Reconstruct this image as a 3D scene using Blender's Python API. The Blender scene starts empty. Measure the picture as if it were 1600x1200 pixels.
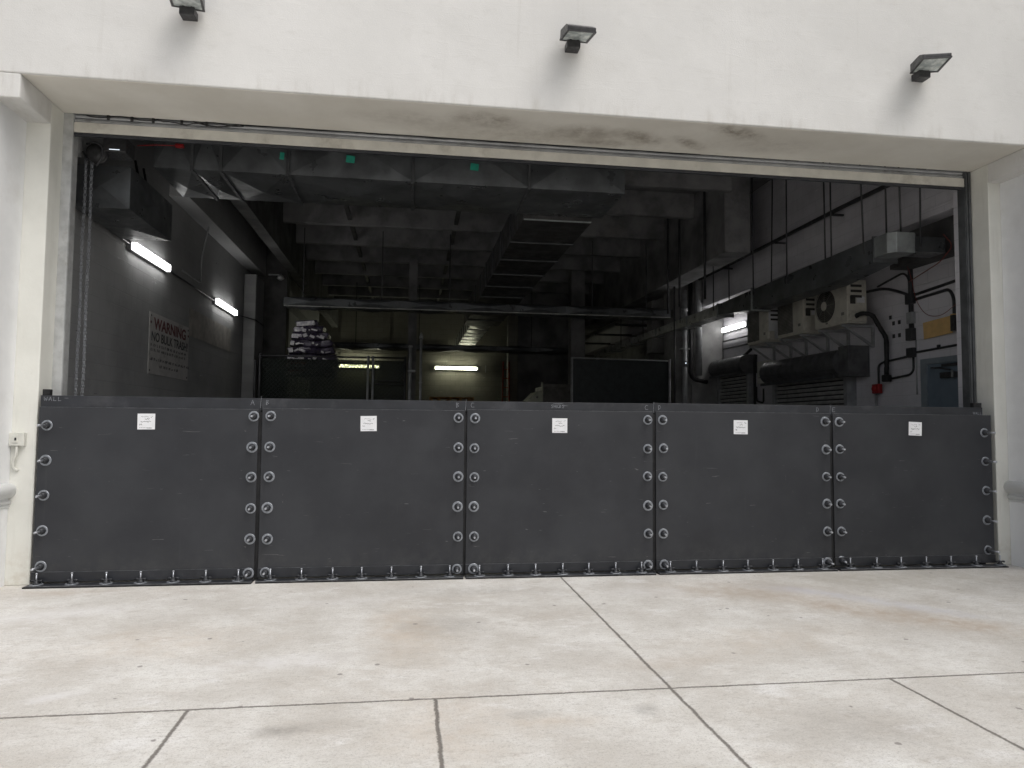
import bpy, bmesh, math, random
from mathutils import Vector, Matrix
random.seed(7)
R = math.radians
S = bpy.context.scene
C = S.collection

# ------------------------------------------------------------------ camera
cd = bpy.data.cameras.new('camera'); cam = bpy.data.objects.new('camera', cd); C.objects.link(cam)
cd.sensor_width = 36.0; cd.lens = 36.0*1118.93/1600.0; cd.clip_start = 0.05; cd.clip_end = 500
right = Vector((0.98987247, -0.14167421, 0.00899524)); up = Vector((-0.01701552, -0.05550143, 0.99831361)); fw = Vector((0.14093605, 0.98835622, 0.05734999))
m = Matrix.Identity(4)
for i in range(3):
    m[i][0] = right[i]; m[i][1] = up[i]; m[i][2] = -fw[i]
m[0][3], m[1][3], m[2][3] = -0.5485, -7.0529, 1.5
cam.matrix_world = m; S.camera = cam

# ------------------------------------------------------------------ world, sun, exposure
SUN_EL, SUN_AZ = 58.0, 42.0            # azimuth measured from -Y (in front of the wall) towards +X
d = Vector((math.sin(R(SUN_AZ))*math.cos(R(SUN_EL)), -math.cos(R(SUN_AZ))*math.cos(R(SUN_EL)), math.sin(R(SUN_EL))))
w = bpy.data.worlds.new('World'); S.world = w; w.use_nodes = True
nt = w.node_tree; bg = nt.nodes['Background']
sky = nt.nodes.new('ShaderNodeTexSky'); sky.sky_type = 'NISHITA'; sky.sun_disc = False
sky.sun_elevation = R(SUN_EL); sky.sun_rotation = math.atan2(d.x, d.y); sky.dust_density = 6.0; sky.air_density = 1.0
hs = nt.nodes.new('ShaderNodeHueSaturation'); hs.inputs['Saturation'].default_value = 0.34
nt.links.new(sky.outputs[0], hs.inputs['Color']); nt.links.new(hs.outputs[0], bg.inputs[0]); bg.inputs[1].default_value = 0.137
sl = bpy.data.lights.new('sun', 'SUN'); sl.energy = 0.62; sl.angle = R(38); sl.color = (1.0, 0.985, 0.955)
so = bpy.data.objects.new('sun', sl); C.objects.link(so); so.rotation_euler = d.to_track_quat('Z', 'Y').to_euler(); so.location = (4, -8, 12)
S.view_settings.view_transform = 'Standard'; S.view_settings.look = 'None'; S.view_settings.gamma = 1; S.view_settings.use_curve_mapping = False
S.view_settings.exposure = 0.14
S.render.engine = 'CYCLES'
S.cycles.max_bounces = 8; S.cycles.diffuse_bounces = 5

# ------------------------------------------------------------------ node helpers
class NT:
    def __init__(s, name):
        s.m = bpy.data.materials.new(name); s.m.use_nodes = True; s.t = s.m.node_tree; s.b = s.t.nodes['Principled BSDF']
        tc = s.t.nodes.new('ShaderNodeNewGeometry'); s.co = tc.outputs['Position']
    def n(s, typ, **k):
        x = s.t.nodes.new(typ)
        for a, b in k.items(): setattr(x, a, b)
        return x
    def link(s, v, inp):
        if hasattr(v, 'is_output'): s.t.links.new(v, inp)
        else: inp.default_value = v
    def math(s, op, a, b=0.0, clamp=False):
        x = s.n('ShaderNodeMath', operation=op, use_clamp=clamp); s.link(a, x.inputs[0]); s.link(b, x.inputs[1]); return x.outputs[0]
    def noise(s, scale, detail=4, rough=0.55, stretch=None, dist=0.0, vec=None, off=0):
        v = vec or s.co
        mp = s.n('ShaderNodeMapping'); s.t.links.new(v, mp.inputs[0]); mp.inputs['Scale'].default_value = stretch or (1, 1, 1); mp.inputs['Location'].default_value = (off, off*1.7, off*.6)
        x = s.n('ShaderNodeTexNoise'); s.t.links.new(mp.outputs[0], x.inputs['Vector']); x.inputs['Scale'].default_value = scale
        x.inputs['Detail'].default_value = detail; x.inputs['Roughness'].default_value = rough; x.inputs['Distortion'].default_value = dist
        return x.outputs['Fac']
    def ramp(s, v, lo, hi, a=0.0, b=1.0, smooth=True):
        x = s.n('ShaderNodeMapRange'); x.interpolation_type = 'SMOOTHSTEP' if smooth else 'LINEAR'
        s.link(v, x.inputs[0]); x.inputs[1].default_value = lo; x.inputs[2].default_value = hi; x.inputs[3].default_value = a; x.inputs[4].default_value = b
        return x.outputs[0]
    def mix(s, f, a, b, blend='MIX'):
        x = s.n('ShaderNodeMix', data_type='RGBA', blend_type=blend); s.link(f, x.inputs['Factor'])
        for v, i in ((a, 'A'), (b, 'B')):
            v = tuple(v)+(1,) if isinstance(v, tuple) and len(v) == 3 else v
            s.link(v, x.inputs[[k for k, q in enumerate(x.inputs) if q.name == i and q.type == 'RGBA'][0]])
        return [o for o in x.outputs if o.type == 'RGBA'][0]
    def xyz(s):
        x = s.n('ShaderNodeSeparateXYZ'); s.t.links.new(s.co, x.inputs[0]); return x.outputs
    def blob(s, c, r, rot=0.0, wob=0.35, scale=2.0, axes=(0, 1)):
        """soft irregular patch: 1 in the middle, 0 outside"""
        o = s.xyz(); x = s.math('SUBTRACT', o[axes[0]], c[0]); y = s.math('SUBTRACT', o[axes[1]], c[1])
        ca, sa = math.cos(rot), math.sin(rot)
        u = s.math('ADD', s.math('MULTIPLY', x, ca/r[0]), s.math('MULTIPLY', y, sa/r[0]))
        v = s.math('ADD', s.math('MULTIPLY', x, -sa/r[1]), s.math('MULTIPLY', y, ca/r[1]))
        dd = s.math('SQRT', s.math('ADD', s.math('MULTIPLY', u, u), s.math('MULTIPLY', v, v)))
        nn = s.math('MULTIPLY', s.math('SUBTRACT', s.noise(scale, 5, .65, off=c[0]), 0.5), wob*4)
        brk = s.ramp(s.noise(scale*3.3, 9, .72, off=c[1]+5), .34, .66, .30, 1.0)
        return s.math('MULTIPLY', s.ramp(s.math('ADD', dd, nn), 1.25, 0.05), brk)
    def bump(s, h, strength=0.3, dist=0.01, normal=None):
        x = s.n('ShaderNodeBump'); s.link(h, x.inputs['Height']); x.inputs['Strength'].default_value = strength; x.inputs['Distance'].default_value = dist
        if normal is not None: s.t.links.new(normal, x.inputs['Normal'])
        return x.outputs[0]
    def done(s, col, rough=0.6, metal=0.0, normal=None, spec=None):
        if isinstance(col, tuple): col = tuple(col)+(1,) if len(col) == 3 else col
        s.link(col, s.b.inputs['Base Color']); s.link(rough, s.b.inputs['Roughness']); s.b.inputs['Metallic'].default_value = metal
        if normal is not None: s.t.links.new(normal, s.b.inputs['Normal'])
        if spec is not None: s.b.inputs['Specular IOR Level'].default_value = spec
        return s.m

def paint(name, col, rough=0.5, metal=0.0, var=0.25, scale=6.0, bump=0.12, dirt=None, spec=None, wear=0.5):
    s = NT(name); n = s.noise(scale, 6, .6); f = s.ramp(n, .3, .7)
    a = tuple(c*(1-var) for c in col); b = tuple(min(1, c*(1+var)) for c in col)
    cc = s.mix(f, a, b)
    if dirt:
        g = s.ramp(s.noise(scale*.45, 8, .7, off=3), .52, .72); cc = s.mix(s.math('MULTIPLY', g, wear), cc, dirt)
    h = s.noise(scale*14, 4, .6)
    r = s.ramp(s.noise(scale*2, 4, off=5), .3, .7, max(.05, rough-.1), min(1, rough+.12))
    return s.done(cc, r, metal, s.bump(h, bump, .004), spec)

M = {}
# white stucco facade, with soot stains under the soffit
s = NT('white_stucco'); o = s.xyz()
f = s.ramp(s.noise(.8, 8, .62), .3, .72); c = s.mix(f, (.655, .65, .63), (.735, .73, .71))
f2 = s.ramp(s.noise(5, 7, .7, (.8, 1, 1.6), off=4), .52, .75); c = s.mix(s.math('MULTIPLY', f2, .35), c, (.57, .56, .53))
strk = s.ramp(s.noise(2.6, 6, .65, (3.6, 3, .16), off=9), .60, .82); c = s.mix(s.math('MULTIPLY', strk, .30), c, (.42, .40, .36))
chip = s.ramp(s.noise(26, 4, .6, (.6, 1, 2.2), off=21), .735, .76); c = s.mix(s.math('MULTIPLY', chip, .35), c, (.45, .43, .40))
drip = s.math('MULTIPLY', s.ramp(o[2], 4.75, 4.53), s.ramp(s.noise(4, 7, .7, (2, 1, .4), off=31), .45, .75)); c = s.mix(s.math('MULTIPLY', drip, .35), c, (.40, .37, .32))
ridge = s.ramp(s.noise(7, 3, .5, (.35, 1, 2.6), dist=.6, off=3), .60, .66)
h1 = s.bump(s.noise(85, 6, .75), .45, .004); h2 = s.bump(ridge, .08, .006, h1)
M['stucco'] = s.done(c, .85, 0, s.bump(s.noise(1.5, 4, .5), .16, .05, h2))
s = NT('soffit_plaster')
f = s.ramp(s.noise(1.1, 7, .6), .3, .72); c = s.mix(f, (.70, .675, .61), (.80, .78, .72))
for (x, y, rx, ry, rot, a) in ((.18, -.12, .42, .20, .1, .8), (1.2, .02, .40, .2, -.1, .7), (1.80, .05, .34, .16, .5, .8), (2.75, -.25, .38, .15, .35, 1.0), (2.35, .1, .3, .1, .6, .8), (1.45, .25, .35, .1, 0, .7), (-.6, .0, .7, .25, 0, .3), (3.2, 0, .8, .3, 0, .3), (.9, .15, 1.7, .35, 0, .4)):
    c = s.mix(s.math('MULTIPLY', s.blob((x, y), (rx, ry), rot, .25, 2.5), a), c, (.27, .235, .19))
M['soffit'] = s.done(c, .85, 0, s.bump(s.noise(60, 5, .7), .3, .004))
# cream painted pier plaster with chips
s = NT('cream_plaster')
f = s.ramp(s.noise(2.5, 7, .6), .3, .72); c = s.mix(f, (.68, .68, .63), (.75, .75, .70))
strk = s.ramp(s.noise(3, 6, .65, (4, 4, .35), off=2), .55, .78); c = s.mix(s.math('MULTIPLY', strk, .3), c, (.48, .46, .40))
f3 = s.ramp(s.noise(16, 6, .7, (1, 1, .7), off=7), .69, .73); c = s.mix(s.math('MULTIPLY', f3, .6), c, (.40, .38, .34))
low = s.ramp(s.xyz()[2], .55, .0); c = s.mix(s.math('MULTIPLY', low, s.ramp(s.noise(5, 6, .7), .4, .7, 0, .6)), c, (.42, .37, .29))
M['cream'] = s.done(c, .75, 0, s.bump(s.noise(45, 5, .7), .3, .004))
M['white_paint'] = paint('cool_white_paint', (.80, .81, .82), .5, var=.04, scale=3, dirt=(.55, .53, .5), wear=.25)

# broom finished concrete apron: joints, stains, pits
s = NT('apron_concrete'); o = s.xyz()
f = s.ramp(s.noise(1.3, 8, .62), .32, .70); c = s.mix(f, (.555, .53, .49), (.745, .735, .705))
f = s.ramp(s.noise(2.1, 9, .75, (1, 1.5, 1), off=72), .50, .66); c = s.mix(s.math('MULTIPLY', f, .45), c, (.50, .455, .40))
f = s.ramp(s.noise(2.6, 9, .75, (.8, 1.6, 1), off=82), .54, .68); c = s.mix(s.math('MULTIPLY', f, .6), c, (.80, .795, .79))
f = s.ramp(s.noise(8, 9, .75, off=2), .42, .66); c = s.mix(s.math('MULTIPLY', f, .45), c, (.55, .52, .475))
f = s.ramp(s.noise(24, 8, .8, (.7, 1.4, 1), off=12), .50, .66); c = s.mix(s.math('MULTIPLY', f, .55), c, (.40, .375, .345))
f = s.ramp(s.noise(30, 8, .8, (.8, 1.2, 1), off=22), .54, .68); c = s.mix(s.math('MULTIPLY', f, .5), c, (.78, .77, .75))
f = s.ramp(s.noise(75, 6, .8, off=5), .50, .66); c = s.mix(s.math('MULTIPLY', f, .55), c, (.28, .26, .235))
f = s.ramp(s.noise(160, 4, .75, off=8), .60, .66); c = s.mix(s.math('MULTIPLY', f, .85), c, (.13, .12, .11))
f = s.ramp(s.noise(5, 9, .75, (.35, 2.2, 1), off=11), .58, .72); c = s.mix(s.math('MULTIPLY', f, .6), c, (.48, .44, .385))
f = s.ramp(s.noise(3.2, 9, .8, (1, 1.3, 1), off=41), .62, .70); c = s.mix(s.math('MULTIPLY', f, .6), c, (.40, .36, .31))
tan, rust, grey, pale, blue = (.43, .345, .265), (.54, .45, .355), (.27, .255, .235), (.72, .71, .71), (.56, .56, .61)
for cc_, r_, rot, a, col in (((2.6, -.75), (1.1, .5), -.2, .55, tan), ((3.45, -1.75), (1.35, .33), -.75, .80, tan), ((4.3, -.4), (1.6, .5), 0, .5, (.40, .37, .30)),
        ((3.5, -1.25), (1.1, .17), -.85, .65, blue), ((2.95, -.75), (.5, .16), -.5, .5, blue), ((-.55, -1.7), (.35, .9), .1, .55, rust), ((-.25, -1.6), (.5, .3), 0, .35, grey), ((-.35, -3.4), (.4, .7), 0, .4, rust),
        ((-1.3, -2.3), (.6, .16), .1, .6, pale), ((-3.25, -.95), (.7, .22), .3, .5, pale), ((-1.2, -.8), (.7, .16), .1, .4, pale), ((-2.45, -2.75), (.2, .08), .5, .7, pale), ((-2.2, -1.8), (.8, .5), 0, .35, rust), ((2.0, -2.2), (1.0, .4), .3, .3, rust), ((1.7, -3.7), (.6, .4), 0, .3, grey),
        ((-1.15, -3.35), (.16, .09), 0, .75, grey), ((.72, -3.3), (.10, .09), 0, .6, grey), ((-.9, -3.3), (.25, .1), 0, .3, grey), ((.2, -3.4), (.3, .12), 0, .5, rust), ((.1, -3.3), (.15, .07), 0, .45, grey),
        ((-3.5, -.2), (.5, .15), 0, .5, tan), ((1.6, -.7), (.5, .2), 0, .4, pale), ((.1, -.5), (.9, .25), 0, .3, grey), ((1.1, -2.6), (.5, .15), 0, .3, tan), ((5.5, -.9), (.8, .6), 0, .4, grey)):
    c = s.mix(s.math('MULTIPLY', s.blob(cc_, r_, rot, .3, 2.4), a), c, col)
# dark spots
v = s.n('ShaderNodeTexVoronoi', feature='F1'); s.t.links.new(s.co, v.inputs['Vector']); v.inputs['Scale'].default_value = 4.3
sp = s.math('ADD', v.outputs['Distance'], s.math('MULTIPLY', s.math('SUBTRACT', s.noise(22, 3), .5), .10))
pick = s.n('ShaderNodeSeparateXYZ'); s.t.links.new(v.outputs['Color'], pick.inputs[0])
spot = s.math('MULTIPLY', s.ramp(sp, .085, .055), s.math('GREATER_THAN', pick.outputs[0], .58)); c = s.mix(s.math('MULTIPLY', spot, .75), c, (.20, .18, .17))
# saw-cut joints
wob = s.math('MULTIPLY', s.math('SUBTRACT', s.noise(7, 6, .7), .5), .026)
fine = s.math('MULTIPLY', s.math('SUBTRACT', s.noise(60, 4, .7), .5), .022)
wob = s.math('ADD', wob, fine)
beyond = s.math('LESS_THAN', o[1], -3.02)
def line(coord, at_, width, gate=None):
    dd = s.math('ABSOLUTE', s.math('ADD', s.math('SUBTRACT', coord, at_), wob)); mk = s.ramp(dd, width*1.15, width*.3)
    return s.math('MULTIPLY', mk, gate) if gate is not None else mk
j = line(o[0], .962, .013)
for q in (line(o[1], -3.02, .012), line(o[0], -.383, .013, beyond), line(o[0], -1.665, .013, beyond), line(o[0], 2.335, .014, beyond), line(o[0], -2.98, .013, beyond), line(o[0], 3.7, .013, beyond)):
    j = s.math('MAXIMUM', j, q)
c = s.mix(s.math('MULTIPLY', j, .9), c, (.15, .135, .12))
h = s.math('SUBTRACT', s.math('ADD', s.math('MULTIPLY', s.noise(120, 5, .75), .5), s.math('MULTIPLY', s.noise(300, 3, .6), .3)), s.math('MULTIPLY', j, 2.2))
M['concrete'] = s.done(c, s.ramp(s.noise(5, 5), .3, .7, .62, .85), 0, s.bump(h, .5, .006))

# charcoal barrier paint: scuffs, light drips
s = NT('charcoal_panel_paint')
f = s.ramp(s.noise(1.6, 6, .6), .3, .7); c = s.mix(f, (.023, .0245, .029), (.034, .036, .041))
f = s.ramp(s.noise(3.4, 9, .75, (1, 1, .6), off=6), .63, .80); c = s.mix(s.math('MULTIPLY', f, .35), c, (.085, .086, .09))
f = s.ramp(s.noise(12, 8, .8, (1.3, 1, .5), off=1), .70, .76); c = s.mix(s.math('MULTIPLY', f, .45), c, (.20, .20, .20))
sc = s.ramp(s.noise(20, 3, .4, (.25, 1, 3), dist=1.5, off=14), .735, .76); c = s.mix(s.math('MULTIPLY', sc, .4), c, (.26, .26, .26))
sc = s.ramp(s.noise(16, 4, .5, (2.2, 1, .35), dist=2.5, off=34), .74, .765); c = s.mix(s.math('MULTIPLY', sc, .3), c, (.24, .24, .24))
low = s.math('MULTIPLY', s.ramp(s.xyz()[2], .42, .08), s.ramp(s.noise(6, 7, .75, off=51), .38, .7)); c = s.mix(s.math('MULTIPLY', low, .2), c, (.11, .108, .10))
run = s.ramp(s.noise(5, 5, .6, (3.5, 1, .12), off=61), .62, .8); c = s.mix(s.math('MULTIPLY', run, .22), c, (.11, .11, .112))
M['panel'] = s.done(c, s.ramp(s.noise(2.5, 6, .6, off=2), .3, .7, .34, .60), 0, s.bump(s.noise(1.3, 3, .5), .22, .05, s.bump(s.noise(130, 3, .6), .15, .002)), .42)
M['rail'] = paint('dark_rail_paint', (.020, .022, .027), .42, var=.2, scale=5, dirt=(.14, .14, .15), wear=.25)
M['edge'] = paint('pale_edge_paint', (.13, .135, .145), .4, .4, var=.5, scale=14)  # paler strips along the sheet, angle and toe edges
M['rubber'] = paint('black_rubber', (.008, .008, .009), .75, var=.2, bump=.1)
M['zinc'] = paint('zinc_plated_steel', (.50, .52, .56), .36, .85, var=.18, scale=40)
M['washer'] = paint('galvanised_washer', (.30, .32, .35), .42, .55, var=.25, scale=60)
M['nut'] = paint('dark_wing_nut_iron', (.035, .037, .042), .45, .3, var=.3, scale=40)
M['chalk'] = paint('white_chalk', (.22, .23, .25), .9, var=.45, scale=90)
M['label'] = paint('white_sticker', (.80, .81, .83), .5, var=.03, scale=20)
M['ink'] = paint('grey_ink', (.16, .16, .18), .7, var=.3, scale=50)
M['ink_dark'] = paint('black_ink', (.03, .03, .035), .7, var=.3, scale=50)
M['galv'] = paint('weathered_galvanised_steel', (.50, .51, .51), .5, .35, var=.15, scale=7, dirt=(.20, .17, .14), wear=.5)
M['slat'] = paint('grey_curtain_slat', (.40, .41, .42), .5, .3, var=.15, scale=4, dirt=(.10, .09, .08))
M['beige_bar'] = paint('beige_bottom_bar', (.58, .565, .51), .6, var=.08, scale=5, dirt=(.20, .17, .13), wear=.45)
M['track_dark'] = paint('dark_guide_rail', (.09, .095, .10), .5, .3)
M['lamp_black'] = paint('floodlight_housing', (.045, .045, .047), .4, .2, var=.3, scale=20)
s = NT('frosted_lens'); M['lens'] = s.done(s.mix(s.ramp(s.noise(14, 3), .4, .65), (.36, .40, .39), (.60, .64, .62)), .18)
M['box_white'] = paint('grey_white_box', (.62, .62, .57), .5, var=.06, scale=20, dirt=(.3, .28, .24))

# interior
def cmu(name, a, b, mortar, axes='YZ', sx=.4, sz=.2):
    s = NT(name); o = s.xyz(); cmb = s.n('ShaderNodeCombineXYZ')
    s.t.links.new(o['XYZ'.index(axes[0])], cmb.inputs[0]); s.t.links.new(o['XYZ'.index(axes[1])], cmb.inputs[1])
    br = s.n('ShaderNodeTexBrick'); s.t.links.new(cmb.outputs[0], br.inputs['Vector']); br.inputs['Scale'].default_value = 1
    br.inputs['Brick Width'].default_value = sx; br.inputs['Row Height'].default_value = sz; br.inputs['Mortar Size'].default_value = .006; br.inputs['Mortar Smooth'].default_value = .4
    br.inputs['Color1'].default_value = a+(1,); br.inputs['Color2'].default_value = b+(1,); br.inputs['Mortar'].default_value = mortar+(1,)
    c = br.outputs['Color']
    g = s.ramp(s.noise(.8, 8, .65, off=2), .4, .7); c = s.mix(s.math('MULTIPLY', g, .5), c, tuple(v*.55 for v in a))
    p = s.ramp(s.noise(2.2, 6, .7, (1, 1, 3), off=6), .66, .70); c = s.mix(s.math('MULTIPLY', p, .5), c, tuple(min(1, v*1.8) for v in a))
    ch = s.ramp(s.noise(6, 5, .7, (1, .35, 2), off=16), .69, .72); c = s.mix(s.math('MULTIPLY', ch, .7), c, tuple(v*.3 for v in a))
    return s.done(c, .7, 0, s.bump(s.math('SUBTRACT', 1.0, br.outputs['Fac']), .5, .006, s.bump(s.noise(40, 4, .7), .4, .004)))
M['wall_dark'] = cmu('dark_painted_block', (.39, .395, .40), (.41, .415, .42), (.35, .355, .36))
M['wall_grey'] = cmu('grey_painted_block', (.68, .67, .71), (.72, .71, .75), (.60, .60, .63))
M['wall_back'] = cmu('dirty_back_wall_block', (.27, .26, .225), (.30, .29, .25), (.18, .175, .16), 'XZ')
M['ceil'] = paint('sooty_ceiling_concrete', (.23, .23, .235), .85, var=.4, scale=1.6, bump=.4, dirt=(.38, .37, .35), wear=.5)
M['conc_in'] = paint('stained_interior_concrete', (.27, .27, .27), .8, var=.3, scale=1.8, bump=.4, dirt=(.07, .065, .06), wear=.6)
M['conc_dark'] = paint('near_black_concrete', (.085, .085, .085), .85, var=.4, scale=2, bump=.4)  # near black, far darker than the other concretes
M['slab_in'] = paint('interior_floor_concrete', (.16, .155, .15), .7, var=.3, scale=1.2, bump=.3)
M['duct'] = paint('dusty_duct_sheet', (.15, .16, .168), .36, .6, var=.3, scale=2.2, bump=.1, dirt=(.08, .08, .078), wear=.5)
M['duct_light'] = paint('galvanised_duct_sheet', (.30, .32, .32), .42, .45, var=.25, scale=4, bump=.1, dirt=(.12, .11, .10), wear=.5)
M['duct_lit'] = paint('galvanised_duct_painted_lit', (.55, .56, .54), .35, .4, var=.3, scale=3, dirt=(.2, .19, .18), wear=.5)  # duct steel with lamplight painted in as a paler colour
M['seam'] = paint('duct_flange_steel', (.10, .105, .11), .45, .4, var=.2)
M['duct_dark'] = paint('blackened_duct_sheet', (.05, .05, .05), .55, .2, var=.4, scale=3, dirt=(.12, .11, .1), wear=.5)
M['tape'] = paint('green_duct_tape', (.03, .34, .24), .5, var=.15, scale=20)
M['pipe_dark'] = paint('dark_conduit', (.045, .046, .05), .5, .2, var=.3)
M['pipe_grey'] = paint('grey_painted_pipe', (.36, .37, .38), .45, .2, var=.2, dirt=(.1, .09, .08))
M['hose'] = paint('black_hose', (.012, .012, .013), .6)
M['red'] = paint('red_alarm_enamel', (.30, .012, .014), .45)
M['redwire'] = paint('red_wire', (.24, .05, .04), .5)
M['ac'] = paint('aged_cream_casing', (.62, .60, .53), .5, var=.06, scale=8, dirt=(.16, .14, .11), wear=.4)
M['ac_dark'] = paint('dark_fan_grille', (.05, .048, .044), .6)
M['ac_mid'] = paint('grey_grille', (.20, .195, .18), .6)
M['card'] = paint('brown_cardboard', (.70, .47, .20), .85, var=.08, scale=9)
M['door'] = paint('blue_grey_door_paint', (.17, .22, .27), .45, var=.08, scale=5)
M['door_frame'] = paint('grey_door_frame_paint', (.24, .28, .31), .45, var=.1)
M['shut'] = paint('dark_shutter_slats', (.46, .46, .45), .45, .1, var=.2, dirt=(.05, .05, .05))
M['hood'] = paint('dark_shutter_hood', (.12, .122, .126), .45, .3, var=.25)
M['sign'] = paint('white_sign_board', (.55, .54, .53), .6, var=.08, scale=5, dirt=(.14, .13, .12), wear=.5)
M['sign_red'] = paint('sign_red_letters', (.13, .03, .035), .6)
M['sign_black'] = paint('sign_black_letters', (.05, .05, .055), .6)
M['pale_patch'] = paint('pale_paint_patch', (.42, .40, .37), .8, var=.2, scale=5, dirt=(.13, .13, .12), wear=.8)
M['wood'] = paint('pallet_wood', (.60, .34, .15), .8, var=.3, scale=9)
M['ladder'] = paint('red_brown_fibreglass', (.45, .09, .05), .5, var=.3)
M['compactor'] = paint('beige_compactor_steel', (.55, .56, .45), .5, var=.1, scale=5, dirt=(.1, .1, .08))
M['compactor_d'] = paint('dark_compactor_steel', (.22, .21, .19), .5)
M['bag_dark'] = paint('dark_purple_plastic', (.05, .04, .075), .3, var=.5, scale=12)
M['bag_white'] = paint('white_printed_plastic', (.78, .76, .86), .35, var=.3, scale=15)
M['bag_red'] = paint('red_print', (.35, .04, .03), .4)
M['bag_teal'] = paint('teal_print', (.02, .2, .18), .4)
def emit(name, col, st):
    s = NT(name); s.b.inputs['Emission Color'].default_value = col+(1,); s.b.inputs['Emission Strength'].default_value = st
    return s.done((.8, .8, .8), .5)
M['tube'] = emit('lit_white_tube', (1, .98, .95), 11.0)
M['tube_y'] = emit('lit_yellow_tube', (1, 1, .74), 15)
M['led'] = emit('indicator_led', (.8, .9, 1.0), 1.0)
# privacy mesh: dark green, lets some light through
s = NT('green_privacy_mesh'); g = s.done(s.mix(s.noise(6, 4), (.006, .013, .011), (.012, .022, .018)), .5)
tr = s.n('ShaderNodeBsdfTransparent'); tr.inputs[0].default_value = (.95, .97, .85, 1); mx = s.n('ShaderNodeMixShader')
s.t.links.new(s.ramp(s.noise(50, 2, off=3), .35, .68, .0, .55), mx.inputs[0]); s.t.links.new(s.b.outputs[0], mx.inputs[1]); s.t.links.new(tr.outputs[0], mx.inputs[2])
s.t.links.new(mx.outputs[0], s.t.nodes['Material Output'].inputs[0]); M['mesh'] = s.m
M['mesh_solid'] = paint('dark_teal_privacy_sheet', (.014, .020, .022), .5)
M['wire'] = paint('chain_link_wire', (.02, .03, .025), .5, .3)

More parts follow.
